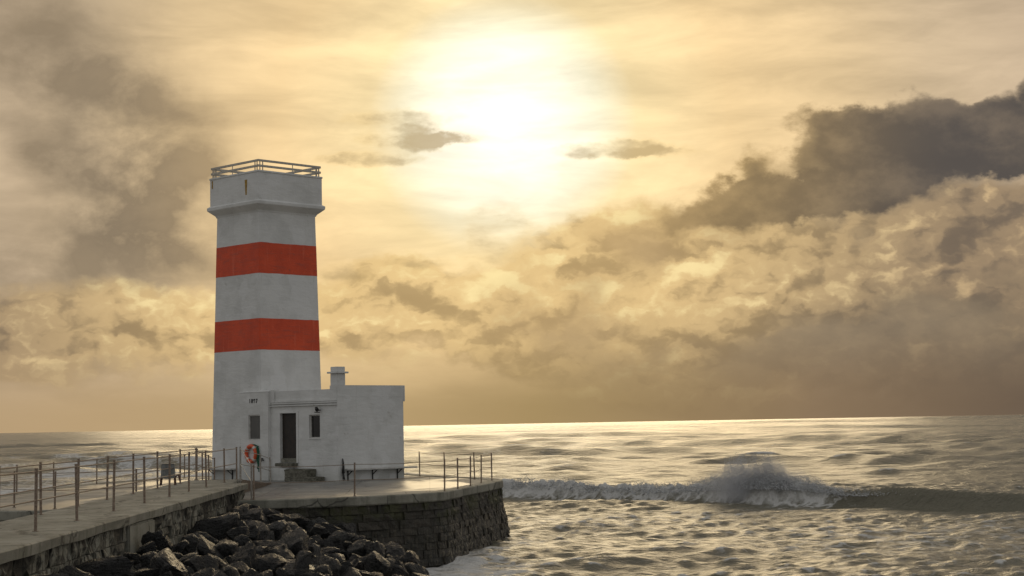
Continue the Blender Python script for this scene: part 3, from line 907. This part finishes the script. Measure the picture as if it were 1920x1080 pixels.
railing('sloping rail stepping down from the walkway end to the platform edge', [(-8.5, 53.0, WALK), (-7.62, 49.55, DECK + .01)], mat='rail_galvanised', height=1.02, rails=(0.97, 0.5))
railing('thin wire railing along the front and right edge of the platform', [(-7.55, 49.5, DECK + .01), (-4.75, 50.65, DECK + .01), (-2.2, 53.2, DECK + .01), (-1.85, 55.0, DECK + .01), (-1.5, 57.2, DECK + .01), (-1.2, 60.0, DECK + .01), (-0.86, 62.6, DECK + .01), (-1.55, 65.0, DECK + .01), (-2.75, 66.6, DECK + .01), (-3.9, 70.0, DECK + .01)], r=0.009, post=0.026, sag=0.03, height=0.97)
railing('wire railing on the platform front left of the walkway', [(-10.5, 47.5, DECK), (-12.4, 46.2, DECK), (-13.9, 47.6, DECK), (-15.9, 50.2, DECK)], height=0.98, r=0.009)
railing('thin railing on the outer seaward platform edge left of the tower', [(-16.6, 52.5, DECK), (-16.8, 57.8, DECK), (-16.8, 62.4, DECK), (-16.4, 67.2, DECK), (-14.2, 73.6, DECK)], height=0.95, r=0.009)

# ------------------------------------------------------------------ lighthouse (local frame: x along its right face, y along its left face)
LH = (-10.21, 70.8, DECK)
LROT = math.atan2(math.cos(R(44.5)), math.sin(R(44.5)))
lh = thing('lighthouse', 'square white lighthouse with two red bands and a low white annex', 'lighthouse', LH, LROT)
hw = lambda z: (3.32 - 0.0359 * z) / 2
def panel_x(mb, x, t, y0, y1, z0, z1, holes):
    """wall slab whose face looks towards -x, with openings (ya, yb, za, zb) cut right through"""
    ys = sorted({y0, y1, *[h[0] for h in holes], *[h[1] for h in holes]}); zs = sorted({z0, z1, *[h[2] for h in holes], *[h[3] for h in holes]})
    inside = lambda a, b: any(h[0] <= a <= h[1] and h[2] <= b <= h[3] for h in holes)
    idx = {}
    def vid(i, j, k):
        if (i, j, k) not in idx:
            idx[(i, j, k)] = len(mb.v); mb.v.append((x + t * k, ys[i], zs[j]))
        return idx[(i, j, k)]
    ny, nz = len(ys) - 1, len(zs) - 1
    solid = [[not inside((ys[i] + ys[i + 1]) / 2, (zs[j] + zs[j + 1]) / 2) for j in range(nz)] for i in range(ny)]
    for i in range(ny):
        for j in range(nz):
            if not solid[i][j]: continue
            for k in (0, 1): mb.f.append((vid(i, j, k), vid(i + 1, j, k), vid(i + 1, j + 1, k), vid(i, j + 1, k)))
            for (di, dj, e) in ((-1, 0, ((i, j), (i, j + 1))), (1, 0, ((i + 1, j), (i + 1, j + 1))), (0, -1, ((i, j), (i + 1, j))), (0, 1, ((i, j + 1), (i + 1, j + 1)))):
                a, b = i + di, j + dj
                if not (0 <= a < ny and 0 <= b < nz) or not solid[a][b]:
                    mb.f.append((vid(*e[0], 0), vid(*e[1], 0), vid(*e[1], 1), vid(*e[0], 1)))
ZB = (5.22, 6.49, 8.33, 9.58)        # band edges
# tower shaft: white lengths and the two painted bands, chamfered corner line
def shaft(z0, z1, name, mat, grow=0.0):
    mb = MB(); cut = 0.05; vs = []; fs = []
    nz = max(1, int((z1 - z0) / 0.5))
    for j in range(nz + 1):
        z = z0 + (z1 - z0) * j / nz; h = hw(z) + grow; g_ = h - cut
        vs += [(-g_, -h, z), (g_, -h, z), (h, -g_, z), (h, g_, z), (g_, h, z), (-g_, h, z), (-h, g_, z), (-h, -g_, z)]
    for j in range(nz):
        for a in range(8):
            b = (a + 1) % 8; fs.append((j * 8 + a, j * 8 + b, j * 8 + 8 + b, j * 8 + 8 + a))
    fs.append(tuple(range(8))[::-1]); fs.append(tuple(nz * 8 + a for a in range(8)))
    mb.quadgrid(vs, fs); return mb.build(name, mat, lh)
tower = shaft(-0.05, 10.9, 'tower_wall', 'white_paint')
def red_band(z0, z1, label):
    """painted band: a skin a few millimetres proud with hand-painted, slightly wavering edges"""
    mb = MB(); cut = 0.05; ns = 14; vs = []; fs = []; nz = 4
    for j in range(nz + 1):
        k = 0
        for side in range(4):
            for i in range(ns + 1):
                jit = 0.012 * mnoise.noise(Vector((side * 7.7 + i * 0.55, z0, j * 3.1))) + 0.006 * mnoise.noise(Vector((side * 3.3 + i * 2.1, z1, j)))
                z = z0 + (z1 - z0) * j / nz + (jit if j in (0, nz) else 0)
                h = hw(z) + 0.004; t = -(h - cut) + 2 * (h - cut) * i / ns
                p = [(t, -h), (h, t), (-t, h), (-h, -t)][side]
                vs.append((p[0], p[1], z)); k += 1
    m = 4 * (ns + 1)
    for j in range(nz):
        for a_ in range(m):
            b_ = (a_ + 1) % m; fs.append((j * m + a_, j * m + b_, (j + 1) * m + b_, (j + 1) * m + a_))
    mb.quadgrid(vs, fs); mb.build('red_band', 'red_paint', lh)['label'] = label
red_band(ZB[0], ZB[1], 'lower red painted band')
red_band(ZB[2], ZB[3], 'upper red painted band')
# flared cornice and parapet
mb = MB(); prof = [(10.82, 1.47), (10.90, 1.50), (11.10, 1.72), (11.13, 1.745), (11.24, 1.75), (11.26, 1.735), (11.31, 1.655)]
vs = []; fs = []
for (z, h) in prof: vs += [(-h, -h, z), (h, -h, z), (h, h, z), (-h, h, z)]
for j in range(len(prof) - 1):
    for a in range(4):
        b = (a + 1) % 4; fs.append((j * 4 + a, j * 4 + b, j * 4 + 4 + b, j * 4 + 4 + a))
fs += [(3, 2, 1, 0), tuple(len(vs) - 4 + a for a in range(4))]
mb.quadgrid(vs, fs); mb.build('cornice', 'white_paint', lh, bevel=0.006)
mb = MB()
for (x0, x1, y0, y1) in ((-1.65, 1.65, -1.65, -1.45), (-1.65, 1.65, 1.45, 1.65), (-1.65, -1.45, -1.448, 1.448), (1.45, 1.65, -1.448, 1.448)): mb.box(x0, x1, y0, y1, 11.302, 12.42)
par = mb.build('parapet', 'white_paint', lh)
mb = MB()
for (x0, x1, y0, y1) in ((-1.68, 1.68, -1.68, -1.43), (-1.68, 1.68, 1.43, 1.68), (-1.68, -1.43, -1.428, 1.428), (1.43, 1.68, -1.428, 1.428)): mb.box(x0, x1, y0, y1, 12.422, 12.50)
mb.build('parapet_cap', 'white_paint', par, bevel=0.012)
MB().box(-1.449, 1.449, -1.449, 1.449, 11.35, 11.5).build('roof_deck', 'coping_concrete', lh)
# rust run below a scupper in the parapet
mb = MB(); mb.hexa([(-1.657, -0.88, 11.55), (-1.649, -0.88, 11.55), (-1.649, -0.80, 11.55), (-1.657, -0.80, 11.55), (-1.657, -0.92, 12.18), (-1.649, -0.92, 12.18), (-1.649, -0.75, 12.18), (-1.657, -0.75, 12.18)]); mb.build('rust_streak', 'rust_stain', par, bevel=0.004)
mb = MB(); mb.box(-1.656, -1.648, 1.45, 1.53, 12.05, 12.38); mb.build('rust_streak', 'rust_stain', par, bevel=0.003)
for (y0, z0, l) in ((-1.40, 11.55, .8), (-1.05, 11.5, .5)):
    pass
# roof rail
rt = link('roof_railing', None, lh); rt.empty_display_size = 0.2
q = 1.60
for z in (12.68, 12.90):
    for (a, b, c2, d2) in ((-q, q, -q - .03, -q + .03), (-q, q, q - .03, q + .03)):
        MB().box(a - .03, b + .03, c2, d2, z - .045, z + .045).build('rail', 'rail_pale', rt, bevel=0.008)
        MB().box(c2, d2, a + .033, b - .033, z - .045, z + .045).build('rail', 'rail_pale', rt, bevel=0.008)
for s in (-1.52, -1.38, -0.1, 0.1, 1.38, 1.52):
    if abs(s) < 1: continue
    for w in (-q, q):
        MB().tube([(s, w, 12.49), (s, w, 12.87)], 0.024, 6).build('rail_post', 'rail_pale', rt)
        MB().tube([(w, s, 12.49), (w, s, 12.87)], 0.024, 6).build('rail_post', 'rail_pale', rt)
for w in (-q, q):
    MB().tube([(0.15, w, 12.49), (0.15, w, 12.87)], 0.018, 6).build('rail_post', 'rail_pale', rt)
    MB().tube([(w, 0.15, 12.49), (w, 0.15, 12.87)], 0.018, 6).build('rail_post', 'rail_pale', rt)

def window(par, x, y0, y1, z0, z1, depth, pane, frame=0.045):
    w = MB()
    for (a, b, c2, d2) in ((y0, y1, z0, z0 + frame), (y0, y1, z1 - frame, z1), (y0, y0 + frame, z0 + frame, z1 - frame), (y1 - frame, y1, z0 + frame, z1 - frame)):
        w.box(x + depth - 0.035, x + depth + 0.03, a, b, c2, d2)
    o = w.build('window', 'white_wood', par)
    MB().box(x + depth + 0.005, x + depth + 0.02, y0 + frame - .002, y1 - frame + .002, z0 + frame - .002, z1 - frame + .002).build('pane', pane, o)
    return o
# stair block with the date on it
mb = MB(); panel_x(mb, -1.745, 0.16, -2.32, -0.455, -0.03, 3.50, [(-1.80, -1.03, 1.60, 2.60)])
blk = mb.build('stair_block_wall', 'white_paint', lh)
mb = MB(); mb.box(-1.584, -1.2, -2.318, -0.457, -0.03, 3.49); mb.build('stair_block', 'white_paint', lh)
mb = MB(); mb.hexa([(-1.76, -2.335, 3.502), (-1.2, -2.335, 3.502), (-1.2, -0.44, 3.502), (-1.76, -0.44, 3.502), (-1.75, -2.33, 3.535), (-1.2, -2.33, 3.60), (-1.2, -0.45, 3.60), (-1.75, -0.45, 3.535)]); mb.build('stair_block_cap', 'white_paint', lh)
window(blk, -1.745, -1.80, -1.03, 1.60, 2.60, 0.07, 'grey_pane')
# date
for i, ch in enumerate('1897'):
    cu = bpy.data.curves.new('digit', 'FONT'); cu.body = ch; cu.size = 0.23; cu.extrude = 0.006; cu.align_x = 'CENTER'; cu.offset = 0.006
    tmp = bpy.data.objects.new('digit', cu); COL.objects.link(tmp)
    me = bpy.data.meshes.new_from_object(tmp.evaluated_get(bpy.context.evaluated_depsgraph_get()))
    bpy.data.objects.remove(tmp); bpy.data.curves.remove(cu)
    me.materials.clear(); me.materials.append(MATS['digit_black'])
    o = link('digit', me, blk); o.location = (-1.752, -1.14 - i * 0.15, 3.08); o.rotation_euler = (R(90), 0, R(-90))
# annex: door wall, body, wing wall, parapet
XD, YA, XE = -1.60, -6.44, 1.77
mb = MB(); panel_x(mb, XD, 0.14, YA, -2.15, -0.03, 3.51, [(-3.95, -2.93, 0.69, 2.63), (-5.39, -4.72, 1.64, 2.55)])
dw = mb.build('annex_wall', 'white_paint', lh)
mb = MB(); mb.box(XD + 0.142, XE, YA + 0.002, -1.4, -0.03, 3.20); mb.build('annex_body', 'white_paint', lh)
mb = MB(); mb.box(XD + 0.142, XE - 0.002, YA, YA + 0.36, 3.202, 3.65); mb.box(XD, XD + 0.141, YA, YA + 0.36, 3.512, 3.65)
wing = mb.build('wing_parapet', 'white_paint', lh)
mb = MB(); mb.box(XE + 0.002, XE + 0.10, YA, -1.9, 3.02, 3.65); mb.build('end_band', 'white_paint', lh, bevel=0.012)
# recessed strip in the parapet is framed by raised edges
for (y0, y1, z0, z1) in ((-2.6, -2.152, 3.06, 3.56), (-6.06, -2.6, 3.06, 3.14), (YA + 0.002, -6.06, 3.06, 3.645)):
    MB().box(XD - 0.05, XD - 0.002, y0, y1, z0, z1).build('parapet_frame', 'white_paint', dw, bevel=0.006)
for z in (3.015, 2.925):
    MB().box(XD - 0.085, XD - 0.002, YA - 0.0, -2.152, z - 0.022, z + 0.022).build('string_course', 'white_paint', dw, bevel=0.006)
for (y0, y1, z0, z1) in ((-4.07, -3.952, 0.69, 2.70), (-2.928, -2.86, 0.69, 2.70), (-3.95, -2.93, 2.632, 2.70)):
    MB().box(XD - 0.03, XD + 0.05, y0, y1, z0, z1).build('door_casing', 'white_paint', dw, bevel=0.005)
# closed door leaf, its dark brown standing in for the shaded interior
dr = MB().box(XD + 0.10, XD + 0.138, -3.948, -2.932, 0.87, 2.628).build('door', 'doorway_shade', lh)
for (z0, z1) in ((1.0, 1.6), (1.75, 2.5)): MB().box(XD + 0.088, XD + 0.099, -3.8, -3.08, z0, z1).build('door_panel', 'doorway_shade', dr, bevel=0.004)
MB().tube([(XD + 0.10, -3.82, 1.70), (XD + 0.05, -3.82, 1.70), (XD + 0.05, -3.70, 1.70)], 0.012, 6).build('handle', 'dark_iron', dr)
MB().box(XD + 0.02, XD + 0.137, -3.948, -2.932, 0.70, 0.868).build('door_sill', 'coping_concrete', lh, bevel=0.01)
MB().box(XD - 0.28, XD - 0.003, -4.02, -2.90, 0.56, 0.685).build('threshold', 'step_stone', lh, bevel=0.02)
window(dw, XD, -5.39, -4.72, 1.64, 2.55, 0.11, 'dark_pane')
MB().box(XD - 0.03, XD + 0.06, -5.43, -4.68, 1.60, 1.637).build('window_sill', 'white_paint', dw, bevel=0.005)
# chimney with slab and stub
mb = MB(); mb.box(-1.56, -1.15, -6.40, -5.99, 3.652, 4.10); ch = mb.build('chimney', 'white_paint', lh, bevel=0.012)
MB().box(-1.655, -1.055, -6.495, -5.895, 4.102, 4.17).build('chimney_slab', 'white_paint', ch, bevel=0.01)
MB().box(-1.555, -1.155, -6.395, -5.995, 4.172, 4.36).build('chimney_top', 'white_paint', ch, bevel=0.012)
# wall lamp above the small window
lp = link('wall_lamp', None, lh)
MB().tube([(XD, -5.42, 2.72), (XD - 0.10, -5.42, 2.70), (XD - 0.17, -5.42, 2.74)], 0.018, 6).build('lamp_arm', 'dark_iron', lp)
mb = MB(); mb.tube([(XD - 0.13, -5.34, 2.80), (XD - 0.22, -5.50, 2.72)], 0.06, 8, r1=0.075); mb.build('lamp_head', 'dark_iron', lp)
MB().tube([(XD - 0.01, -5.08, 2.645), (XD - 0.01, -5.40, 2.63)], 0.014, 6).build('cable', 'dark_iron', lp)

# ------------------------------------------------------------------ things at the foot of the building
def in_lh(o):
    o.location = LH; o.rotation_euler = (0, 0, LROT); return o
def rough_block(x0, x1, y0, y1, z0, z1, amp, seed, n=3):
    r = random.Random(seed)
    bm = bmesh.new(); bmesh.ops.create_cube(bm, size=1.0)
    bmesh.ops.subdivide_edges(bm, edges=bm.edges[:], cuts=n, use_grid_fill=True)
    for v in bm.verts:
        c = v.co.copy()
        p = Vector((x0 + (c.x + .5) * (x1 - x0), y0 + (c.y + .5) * (y1 - y0), z0 + (c.z + .5) * (z1 - z0)))
        nv = mnoise.noise_vector(p * 2.3 + Vector((seed, 0, 0)))
        v.co = p + nv * amp + Vector([r.uniform(-.3, .3) * amp for _ in range(3)])
        if abs(c.z + .5) < .01: v.co.z = z0
    me = bpy.data.meshes.new('slab'); bm.to_mesh(me); bm.free(); me.materials.append(MATS['step_stone']); return me
st = in_lh(tag(link('entrance_steps', None), 'rough grey stone slabs stacked as steps below the dark doorway', 'steps'))
link('slab', rough_block(-2.08, -1.62, -5.15, -3.80, 0.15, 0.46, 0.045, 3), st)
link('slab', rough_block(-2.36, -1.64, -5.7, -4.15, 0.0, 0.16, 0.04, 9), st)
MB().box(-2.04, -1.64, -3.78, -3.40, 0.0, 0.48).build('white_block', 'white_paint', st, bevel=0.02)
# bench along the wing wall
def bench(label, local, length, brackets):
    """local frame of the lighthouse: plank runs along x, open to -y"""
    t = thing('wall_bench', label, 'bench')
    in_lh(t)
    (x0, y0, rz) = local
    M = Matrix.Translation((x0, y0, 0)) @ Matrix.Rotation(rz, 4, 'Z')
    def add(mb, name, mat, bev=0):
        mb.v = [tuple(M @ Vector(p)) for p in mb.v]; mb.build(name, mat, t, bevel=bev)
    add(MB().box(0, length, -0.34, -0.003, 0.40, 0.46), 'seat', 'white_wood', 0.008)
    for bx in brackets:
        add(MB().tube([(bx, -0.03, 0.0), (bx, -0.03, 0.40)], 0.026, 4), 'leg', 'dark_iron')
        add(MB().tube([(bx, -0.03, 0.20), (bx, -0.30, 0.395)], 0.02, 4), 'brace', 'dark_iron')
        add(MB().box(bx - .02, bx + .02, -0.33, -0.02, 0.375, 0.398), 'arm', 'dark_iron')
bench('long white plank bench on dark brackets along the right wing wall', (-1.25, YA, 0), 3.42, (0.12, 1.36, 2.64))
bench('short plank bench on dark brackets at the left foot of the tower', (-hw(0.4), 1.6, -math.pi / 2), 1.75, (0.2, 1.45))
# slim dark bundle leaning by the bench
mb = MB()
mb.tube([(-1.40, YA - 0.05, 0.86), (-1.385, YA - 0.06, 0.72), (-1.40, YA - 0.09, 0.52), (-1.42, YA - 0.10, 0.30)], 0.020, 8, r1=0.062)
mb.tube([(-1.42, YA - 0.10, 0.32), (-1.46, YA - 0.15, 0.01)], 0.045, 7, r1=0.018)
mb.tube([(-1.42, YA - 0.10, 0.32), (-1.39, YA - 0.17, 0.02)], 0.04, 7, r1=0.016)
in_lh(tag(mb.build('rope_bundle', 'dark_iron', None, smooth=True), 'slim dark tied bundle standing against the wall at the left end of the long bench', 'bundle'))
# life ring with rope
lr = in_lh(thing('life_ring', 'orange and white life ring hung on the tower wall under the window', 'life ring'))
cy, cz, RR, rr = -1.31, 1.05, 0.31, 0.078
def torus(a0, a1, r, n=14, k=10, name='ring', mat='ring_orange', grow=0.0):
    mb = MB(); vs = []; fs = []
    for i in range(n + 1):
        a = a0 + (a1 - a0) * i / n
        for j in range(k):
            b = 2 * math.pi * j / k; d = RR + (r + grow) * math.cos(b)
            vs.append((-1.745 - rr - 0.012 + (r + grow) * math.sin(b), cy + d * math.cos(a), cz + d * math.sin(a)))
    for i in range(n):
        for j in range(k):
            fs.append((i * k + j, i * k + (j + 1) % k, (i + 1) * k + (j + 1) % k, (i + 1) * k + j))
    fs.append(tuple(range(k))); fs.append(tuple(n * k + j for j in range(k)))
    mb.quadgrid(vs, fs); return mb.build(name, mat, lr, smooth=True)
torus(0, 2 * math.pi, rr, 48)
for q4 in range(4):
    a = math.pi / 4 + q4 * math.pi / 2
    torus(a - 0.16, a + 0.16, rr, 6, 10, 'stripe', 'ring_white', 0.004)
mb = MB(); pts = [(-1.80, cy - 0.40 + 0.03 * math.sin(k * 1.3), cz + 0.30 - k * 0.09) for k in range(11)]
mb.tube(pts, 0.045, 7, r1=0.03); mb.tube([(-1.80, cy - 0.40, cz + 0.30), (-1.80, cy - 0.2, cz + 0.36), (-1.80, cy, cz + 0.37)], 0.022, 6); mb.build('rope', 'green_rope', lr, smooth=True)
mb = MB(); mb.tube([(-1.80, cy - 0.46, cz + 0.22), (-1.81, cy - 0.5, cz - 0.2), (-1.80, cy - 0.43, cz - 0.55), (-1.80, cy - 0.47, cz - 0.72)], 0.018, 6); mb.build('rope', 'green_rope', lr)
# wall tap
mb = MB(); mb.tube([(-1.745, -2.02, 0.80), (-1.86, -2.02, 0.80), (-1.87, -2.02, 0.72)], 0.03, 8); mb.tube([(-1.83, -2.09, 0.86), (-1.83, -1.95, 0.86)], 0.022, 6); mb.tube([(-1.83, -2.02, 0.80), (-1.83, -2.02, 0.86)], 0.015, 6)
in_lh(tag(mb.build('wall_tap', 'dark_iron'), 'small dark tap on the white wall right of the life ring', 'tap'))
# grey box on a rusty frame at the far rail of the walkway
bx = thing('equipment_box', 'grey metal box on a low rusty frame against the far walkway railing', 'box', (-10.10, 49.9, WALK), R(6))
mb = MB(); mb.hexa([(-.20, -.16, .20), (.20, -.16, .20), (.20, .16, .20), (-.20, .16, .20), (-.185, -.12, .60), (.185, -.12, .60), (.185, .12, .60), (-.185, .12, .60)]); mb.build('body', 'grey_box', bx, bevel=0.015)
MB().box(-.20, .20, -.135, .135, .602, .622).build('lid', 'grey_box', bx, bevel=0.006)
for i in range(3): MB().box(-.12 + i * .10, -.085 + i * .10, -.165, -.125, .26, .54).build('rib', 'grey_box', bx, bevel=0.004)
for sx in (-1, 1):
    for sy in (-1, 1): MB().tube([(sx * .21, sy * .15, 0), (sx * .19, sy * .14, .21)], 0.022, 6).build('leg', 'foot_iron', bx)
    MB().tube([(sx * .21, -.16, .04), (sx * .21, .16, .04)], 0.018, 6).build('foot_bar', 'foot_iron', bx)
MB().tube([(.19, 0, .22), (.30, 0, .30), (.34, 0, .12)], 0.03, 7).build('hose', 'foot_iron', bx)

# ------------------------------------------------------------------ rock armour
def slope_z(x, d):
    z = 1.86 - 0.335 * (x + 7.5)
    if d < 40: z += 0.14 * (40 - d) / 12 * max(0.0, min(1.0, (-5.0 - x) / 2.0))
    if d > 46: z -= (d - 46) * 0.03
    return z + 0.12 * math.sin(x * 1.7 + d * 0.6)
# rubble bed between and under the boulders
mb = MB(); nx, nd = 30, 80; vs = []; fs = []
for i in range(nd + 1):
    d = 10 + 41.5 * i / nd
    for j in range(nx + 1):
        x = -9.0 + 12.5 * j / nx
        vs.append((x, d, max(-1.2, slope_z(x, d) - 0.62 + 0.3 * mnoise.fractal(Vector((x, d, 3.3)) * 1.1, 1, 2, 4))))
for i in range(nd):
    for j in range(nx): a = i * (nx + 1) + j; fs.append((a, a + 1, a + nx + 2, a + nx + 1))
mb.quadgrid(vs, fs); kind(mb.build('rubble_shore', 'wet_rock', smooth=False), 'structure')

def boulder_mesh(seed, sub=4):
    r = np.random.default_rng(seed)
    bm = bmesh.new(); bmesh.ops.create_icosphere(bm, subdivisions=sub, radius=1.0)
    npl = r.integers(8, 13)
    N = r.normal(size=(npl, 3)); N /= np.linalg.norm(N, axis=1)[:, None]
    H = r.uniform(0.42, 0.92, npl)
    off = Vector(r.uniform(-50, 50, 3))
    for v in bm.verts:
        d = np.array(v.co); c = N @ d; ok = c > 0.05
        rad = np.concatenate([[1.1], H[ok] / c[ok]])
        e = np.exp(-90 * (rad - rad.min())); rad = float((rad * e).sum() / e.sum())
        p = v.co * rad
        p += v.co * (0.07 * mnoise.fractal(p * 1.9 + off, 0.8, 2.1, 6) - 0.06 * abs(mnoise.noise(p * 3.1 + off)) + 0.03 * mnoise.noise(Vector((p.x, p.y, p.z * 6)) * 1.4 + off))
        v.co = p
    me = bpy.data.meshes.new('boulder'); bm.to_mesh(me); bm.free()
    me.polygons.foreach_set('use_smooth', [True] * len(me.polygons))
    me.set_sharp_from_angle(angle=R(19))
    me.materials.append(MATS['wet_rock'])
    return me
SHARED = [boulder_mesh(40 + i, 4) for i in range(18)]
placed = []
def put_boulder(i, x, d, z, sx, sy, sz, rot, label, group=None):
    o = link('boulder', SHARED[i % len(SHARED)]); o.location = (x, d, z); o.scale = (sx, sy, sz); o.rotation_euler = rot
    tag(o, label, 'boulder', group); placed.append((x, d, max(sx, sy))); return o
# the ones that stand out
KEY = [
 (0, -4.85, 49.1, 1.15, 0.62, 0.6, 0.66, (0.3, -0.5, 0.4), 'pointed dark boulder standing against the front wall of the platform'),
 (1, -6.35, 48.2, 1.55, 0.95, 0.6, 0.48, (0.1, 0.25, 0.2), 'broad smooth boulder lying just below the platform coping'),
 (2, -7.2, 47.7, 1.42, 0.75, 0.6, 0.50, (0.0, 0.1, 1.0), 'rounded boulder in the corner of walkway and platform'),
 (3, -5.6, 48.3, 1.2, 0.85, 0.55, 0.5, (0.2, 0.6, 0.0), 'long ridged boulder leaning right towards the pointed one'),
 (4, -7.3, 41.0, 1.75, 1.05, 0.8, 0.62, (0.1, -0.25, 0.3), 'large wedge boulder with pale top against the walkway wall'),
 (5, -6.2, 38.6, 1.2, 1.25, 0.95, 0.66, (0.2, 0.15, 0.8), 'biggest black boulder in the middle of the heap'),
 (6, -6.4, 34.6, 1.05, 1.1, 0.8, 0.72, (0.35, 0.5, 0.2), 'sharp edged boulder with a pale layered ridge near the bottom edge'),
 (7, -4.9, 37.6, 0.75, 1.15, 0.85, 0.62, (0.1, 0.2, 1.4), 'wide rounded boulder right of the sharp edged one'),
 (8, -6.1, 43.4, 1.15, 0.95, 0.75, 0.62, (0.4, 0.1, 0.5), 'blocky black boulder behind the biggest one'),
 (9, -7.0, 30.2, 1.55, 0.85, 0.7, 0.5, (0.1, 0.3, 0.2), 'low grey boulder at the lower left under the walkway wall'),
 (10, -2.6, 46.0, 0.12, 0.55, 0.5, 0.4, (0.2, 0.3, 0.2), 'small wet boulder at the outer tip of the heap in the foam'),
 (11, -3.6, 47.6, 0.62, 0.75, 0.6, 0.5, (0.5, 0.2, 0.9), 'rounded wet boulder near the waterline in front of the platform wall'),
]
for kk in KEY:
    kk = list(kk); kk[3] -= 0.06; kk[4] *= 0.74; kk[5] *= 0.74; kk[6] *= 0.82
    put_boulder(*kk)
def describe(x, d, s, sx, sy, sz):
    form = 'flat' if sz < 0.55 * sx else ('long' if sx > 1.5 * sy else 'blocky')
    size = 'big' if s >= 0.6 else ('middling' if s >= 0.40 else 'small')
    if x < -6.4: where = 'along the foot of the walkway wall'
    elif x < -4.6: where = 'in the middle of the rock heap'
    else: where = 'low on the seaward side of the heap'
    if d < 34: dep = 'nearest the viewer'
    elif d < 42: dep = 'halfway to the platform'
    else: dep = 'close to the platform'
    col = 'black' if x < -4.6 else 'brown'
    lab = size + ' ' + form + ' ' + col + ' boulder ' + where + ', ' + dep
    return lab, 'boulders ' + where + ' ' + dep
tries = 0; cnt = 0
while cnt < 275 and tries < 14000:
    tries += 1
    d = rng.uniform(22.5, 48.8); x = rng.uniform(-7.75, -1.2 - max(0, (d - 44)) * 0.25)
    if x < XN(d) + 0.36: continue
    if x > -0.13 * d + 3.4: continue
    if slope_z(x, d) < 3.85 - 0.0845 * d - 0.5: continue          # below the bottom of the view
    s = rng.choice([0.20, 0.25, 0.31, 0.38, 0.46, 0.56])
    if x > -4.6: s *= 0.78
    if any((x - a) ** 2 + (d - b) ** 2 < (0.58 * (s + c2)) ** 2 for a, b, c2 in placed): continue
    sx, sy, sz = s * rng.uniform(.9, 1.4), s * rng.uniform(.7, 1.0), s * rng.uniform(.6, .95)
    lab, grp = describe(x, d, s, sx, sy, sz)
    put_boulder(rng.randrange(18), x, d, slope_z(x, d) - 0.05 + rng.uniform(-.15, .22), sx, sy, sz, (rng.uniform(-.6, .6), rng.uniform(-.6, .6), rng.uniform(0, 6.3)), lab, grp); cnt += 1
print('boulders', len(placed))
